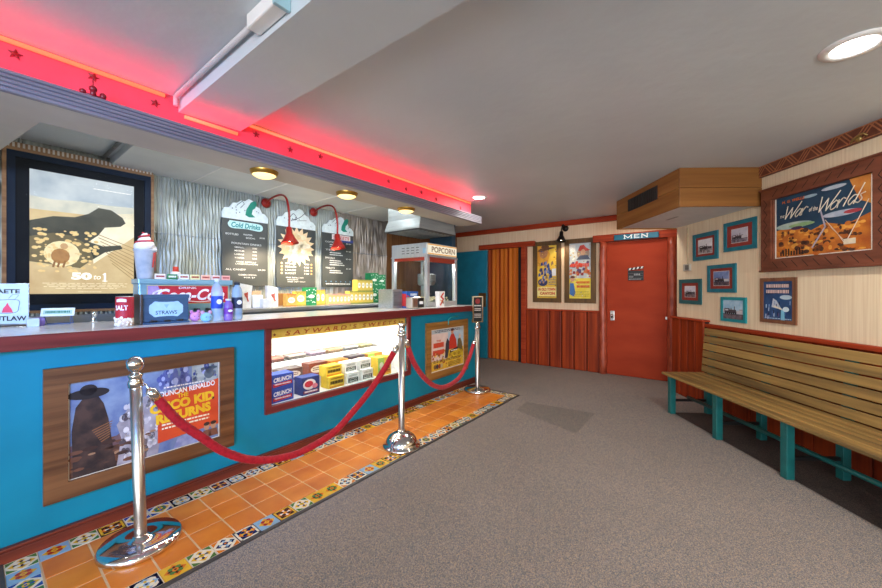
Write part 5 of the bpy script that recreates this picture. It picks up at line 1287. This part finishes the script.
# ================================================================== STANCHIONS AND ROPES
def stanchion(label, s, tt, kind, rot=0):
    t = thing('stanchion', label, 'stanchion', W('C', s, -tt, .006), RC + rot)
    return t
CHS = CHROME
# near one: flat slab base, ball finial
t = stanchion('chrome rope post with ball top and flat round base, nearest the camera', .535, -2.33, 0)
m = MB(); m.lathe([(0, 0), (.167, 0), (.172, .006), (.172, .022), (.164, .034), (.10, .040), (.034, .044), (.034, .05), (0, .05)], CHS, 56); m.build('base', t)
LM = Matrix.Rotation(math.radians(1.6), 4, Vector((math.sin(RC) * 0 + .8, .6, 0)).normalized()) if False else Matrix.Identity(4)
ln = Matrix.Rotation(-RC, 4, 'Z') @ Matrix.Rotation(math.radians(-1.9), 4, 'Y') @ Matrix.Rotation(RC, 4, 'Z')
m = MB(); m.lathe([(.0255, .044), (.0255, .84), (0, .84)], CHROMEB, 28, M=ln); m.build('pole', t)
m = MB(); m.lathe([(.0255, .80), (.032, .805), (.033, .83), (.028, .84), (.026, .85), (.031, .858), (.031, .866), (.02, .874), (.014, .88), (.026, .89), (.036, .905), (.038, .92), (.034, .94), (.02, .955), (0, .96)], CHS, 28, M=ln); m.build('finial', t)
hk = ln @ Vector((0, 0, .815))
A1 = t.matrix_basis.copy()
# middle one: domed base, flared flat top
t = stanchion('brushed rope post with domed base and flared top, in front of the candy window', 2.18, -2.07, 1)
m = MB(); m.lathe([(0, 0), (.152, 0), (.158, .008), (.152, .02), (.138, .026), (.134, .045), (.122, .07), (.10, .093), (.07, .11), (.04, .118), (.034, .13), (.028, .14), (0, .14)], CHS, 48); m.build('base', t)
m = MB(); m.lathe([(.0255, .13), (.0255, .95), (0, .95)], CHROMEB, 28); m.build('pole', t)
m = MB(); m.lathe([(.0255, .935), (.034, .94), (.034, .952), (.026, .957), (.030, .99), (.035, 1.015), (.033, 1.02), (0, 1.02)], CHS, 28); cl = m.build('finial', t)
m = MB(); m.lathe([(.0262, .915), (.038, .918), (.038, .93), (.0262, .933)], CHS, 28); m.build('ring_collar', t)
# far one: flat base, with sign holder
t = stanchion('chrome rope post with a sign holder on top, by the counter end', 3.95, -2.42, 2)
m = MB(); m.lathe([(0, 0), (.166, 0), (.172, .008), (.170, .03), (.150, .042), (.04, .050), (.034, .06), (0, .06)], CHS, 48); m.build('base', t)
m = MB(); m.lathe([(.0255, .05), (.0255, .86), (0, .86)], CHROMEB, 28); m.build('pole', t)
m = MB(); m.lathe([(.0262, .80), (.036, .803), (.036, .83), (.028, .838), (.03, .865), (.022, .872), (.018, .885), (0, .885)], CHS, 28); m.build('collar', t)
m = MB(); frame4(m, -.075, .075, .88, 1.215, .014, -.014, .010, CHS); m.box(-.063, .063, -.006, .006, .89, 1.205, BLACK); sg = m.build('sign_frame', t)
A = Art(-.0065); A.ell(0, 1.15, .034, .034, ink('#8c2c2c'), 1); A.greek(-.05, 1.085, .05, 1.10, 1, ink('#d8d4cc'), 1, .9, 2); A.greek(-.045, 1.02, .045, 1.06, 2, ink('#d8c8c0'), 1, .5, 3); A.greek(-.05, .93, .05, .99, 3, ink('#b4aca4'), 1, .5, 5); A.build('sign_face', sg)
sg.rotation_euler = (0, 0, -.55)

VEL = mat('red_velvet', '#8c0a16', '#ac1420', rough=.6, scale=(60, 60, 60), sheen=.05, spec=.25, bump=.25)
VELP = mat('pink_red_velvet', '#9c1e28', '#b42c34', rough=.6, scale=(60, 60, 60), sheen=.08, spec=.25, bump=.25)
def rope(label, pts, ring0, ring1, mt, r=.023):
    c = (Vector(pts[0]) + Vector(pts[-1])) / 2; c.z = min(p[2] for p in pts)
    t = thing('velvet_rope', label, 'rope', c, 0, 'red velvet ropes')
    P = [Vector(p) - c for p in pts]; S = spl(P, 14)
    m = MB()
    # twisted look: slight radius ripple along the rope
    rs = [r * (1 + .035 * math.sin(i * 2.1)) for i in range(len(S))]
    m.tube(S, rs, mt, 14); m.build('rope', t)
    for a, b, q in ((S[0], S[1], ring0), (S[-1], S[-2], ring1)):
        d = (a - b).normalized(); m = MB(); m.tube([a - d * .012, a + d * .045, a + d * .05, a + d * .062], [r * 1.12, r * 1.05, r * .7, r * .35], CHS, 16); e = m.build('end_cap', t)
        m = MB(); q = Vector(q) - c; s0 = a + d * .058
        mid = (s0 + q) / 2; m.tube(spl([s0, mid + Vector((0, 0, .006)), q], 5), .0055, CHS, 8); m.build('hook', e)
    return t
def ab(a, b, u): return a + (b - a) * u
a, b = W('C', .535, 2.33, 0), W('C', 2.18, 2.07, 0)
sm_ = [(.036, .745), (.091, .60), (.159, .475), (.215, .375), (.29, .285), (.36, .24), (.42, .222), (.5, .222), (.628, .28), (.73, .40), (.829, .545), (.90, .68), (.955, .80)]
r1 = [(*ab(a, b, u).xy, z) for u, z in sm_]
top1 = a + (Matrix.Rotation(math.radians(-1.9), 4, 'Y') @ Vector((0, 0, .82)))
rope('long red velvet rope from the nearest post to the middle post', r1, tuple(top1 + (b - a).normalized() * .033), tuple(Vector((*ab(a, b, .981).xy, .925))), VEL)
a2, b2 = W('C', 2.18, 2.07, 0), W('C', 3.95, 2.42, 0)
def upx(px, py):
    k = (px - 441) / 360; d = b2 - a2; u = (k * a2.y - a2.x) / (d.x - k * d.y); p = ab(a2, b2, u); return u, 1.306 - (py - 289.5) / 360 * p.y
r2 = []
for px, py in ((407.2, 345), (414, 363), (424, 377.5), (435, 386), (446, 386.5), (459.3, 377.5), (468, 361), (473.6, 344)):
    u, z = upx(px, py); r2.append((*ab(a2, b2, u).xy, z))
rope('shorter red velvet rope from the middle post to the far post', r2, tuple(Vector((*ab(a2, b2, .018).xy, .925))), tuple(Vector((*ab(a2, b2, .98).xy, .82))), VELP)

# ================================================================== LIGHT
wd = bpy.data.worlds.new('daylight'); scn.world = wd; wd.use_nodes = True
bg = wd.node_tree.nodes['Background']; bg.inputs[0].default_value = (.80, .88, 1, 1); bg.inputs[1].default_value = 1.9
def area(name, loc, rot, size, power, col, shape='DISK', sy=None):
    l = bpy.data.lights.new(name, 'AREA'); l.energy = power; l.color = col; l.shape = shape; l.size = size
    if sy: l.size_y = sy
    o = bpy.data.objects.new(name, l); COL.objects.link(o); o.location = loc; o.rotation_euler = rot
    return o
for i, (x, y, p) in enumerate(((1.94, 1.69, 26), (.56, 4.4, 9), (.4, -1.2, 25), (2.0, -1.2, 20), (2.6, 4.85, 6))):  # the first pair match ceiling fixtures; the others are unseen, added fill
    area('downlight', (x, y, CEIL - .02), (0, 0, 0), .18, p, (1, .93, .84))
for s in (1.283, 2.01, 2.77):
    area('dome_glow', W('C', s, 2.565, 2.085), (0, 0, 0), .13, 2.5, (1, .8, .5))
# unseen area light added behind the camera, filling the room like daylight
area('rear_daylight_fill', (-.4, -6.4, 1.15), (PI / 2 + .12, 0, 0), 6.5, 460, (.92, .96, 1), 'RECTANGLE', 2.1)
def aim(o, p):
    o.rotation_euler = (Vector(p) - o.location).to_track_quat('-Z', 'Y').to_euler()
# unseen blue light added at the left to tint the counter front
o = area('blue_counter_fill', W('C', -1.0, .6, 1.7), (0, 0, 0), .5, 14, (.05, .30, 1), 'DISK'); aim(o, W('C', .75, 2.72, 1.15)); o.data.spread = 1.2
area('concession_fill', W('C', 1.9, 3.2, 2.36), (0, 0, RC), 2.6, 12, (.92, .98, 1), 'RECTANGLE', .2)  # unseen area light added to brighten the concession
# unseen strip light added behind the bulkhead to brighten the recess
o = area('recess_fill', W('C', 1.9, 2.74, 2.27), (0, 0, 0), 3.6, 9, (.92, .98, 1), 'RECTANGLE', .06); aim(o, W('C', 1.9, 4.0, 2.27))
o.rotation_euler = (PI / 2, 0, RC)

# ================================================================== CAMERA
cam = bpy.data.cameras.new('camera'); co = bpy.data.objects.new('camera', cam); COL.objects.link(co)
co.location = (0, 0, 1.306); co.rotation_euler = (PI / 2, 0, 0)
cam.sensor_width = 36; cam.lens = 36 * 360 / 882; cam.shift_y = -(294 - 289.5) / 882
cam.clip_start = .05
scn.camera = co
scn.view_settings.view_transform = 'Standard'; scn.view_settings.look = 'None'; scn.view_settings.exposure = .12; scn.view_settings.gamma = 1
scn.view_settings.use_curve_mapping = False
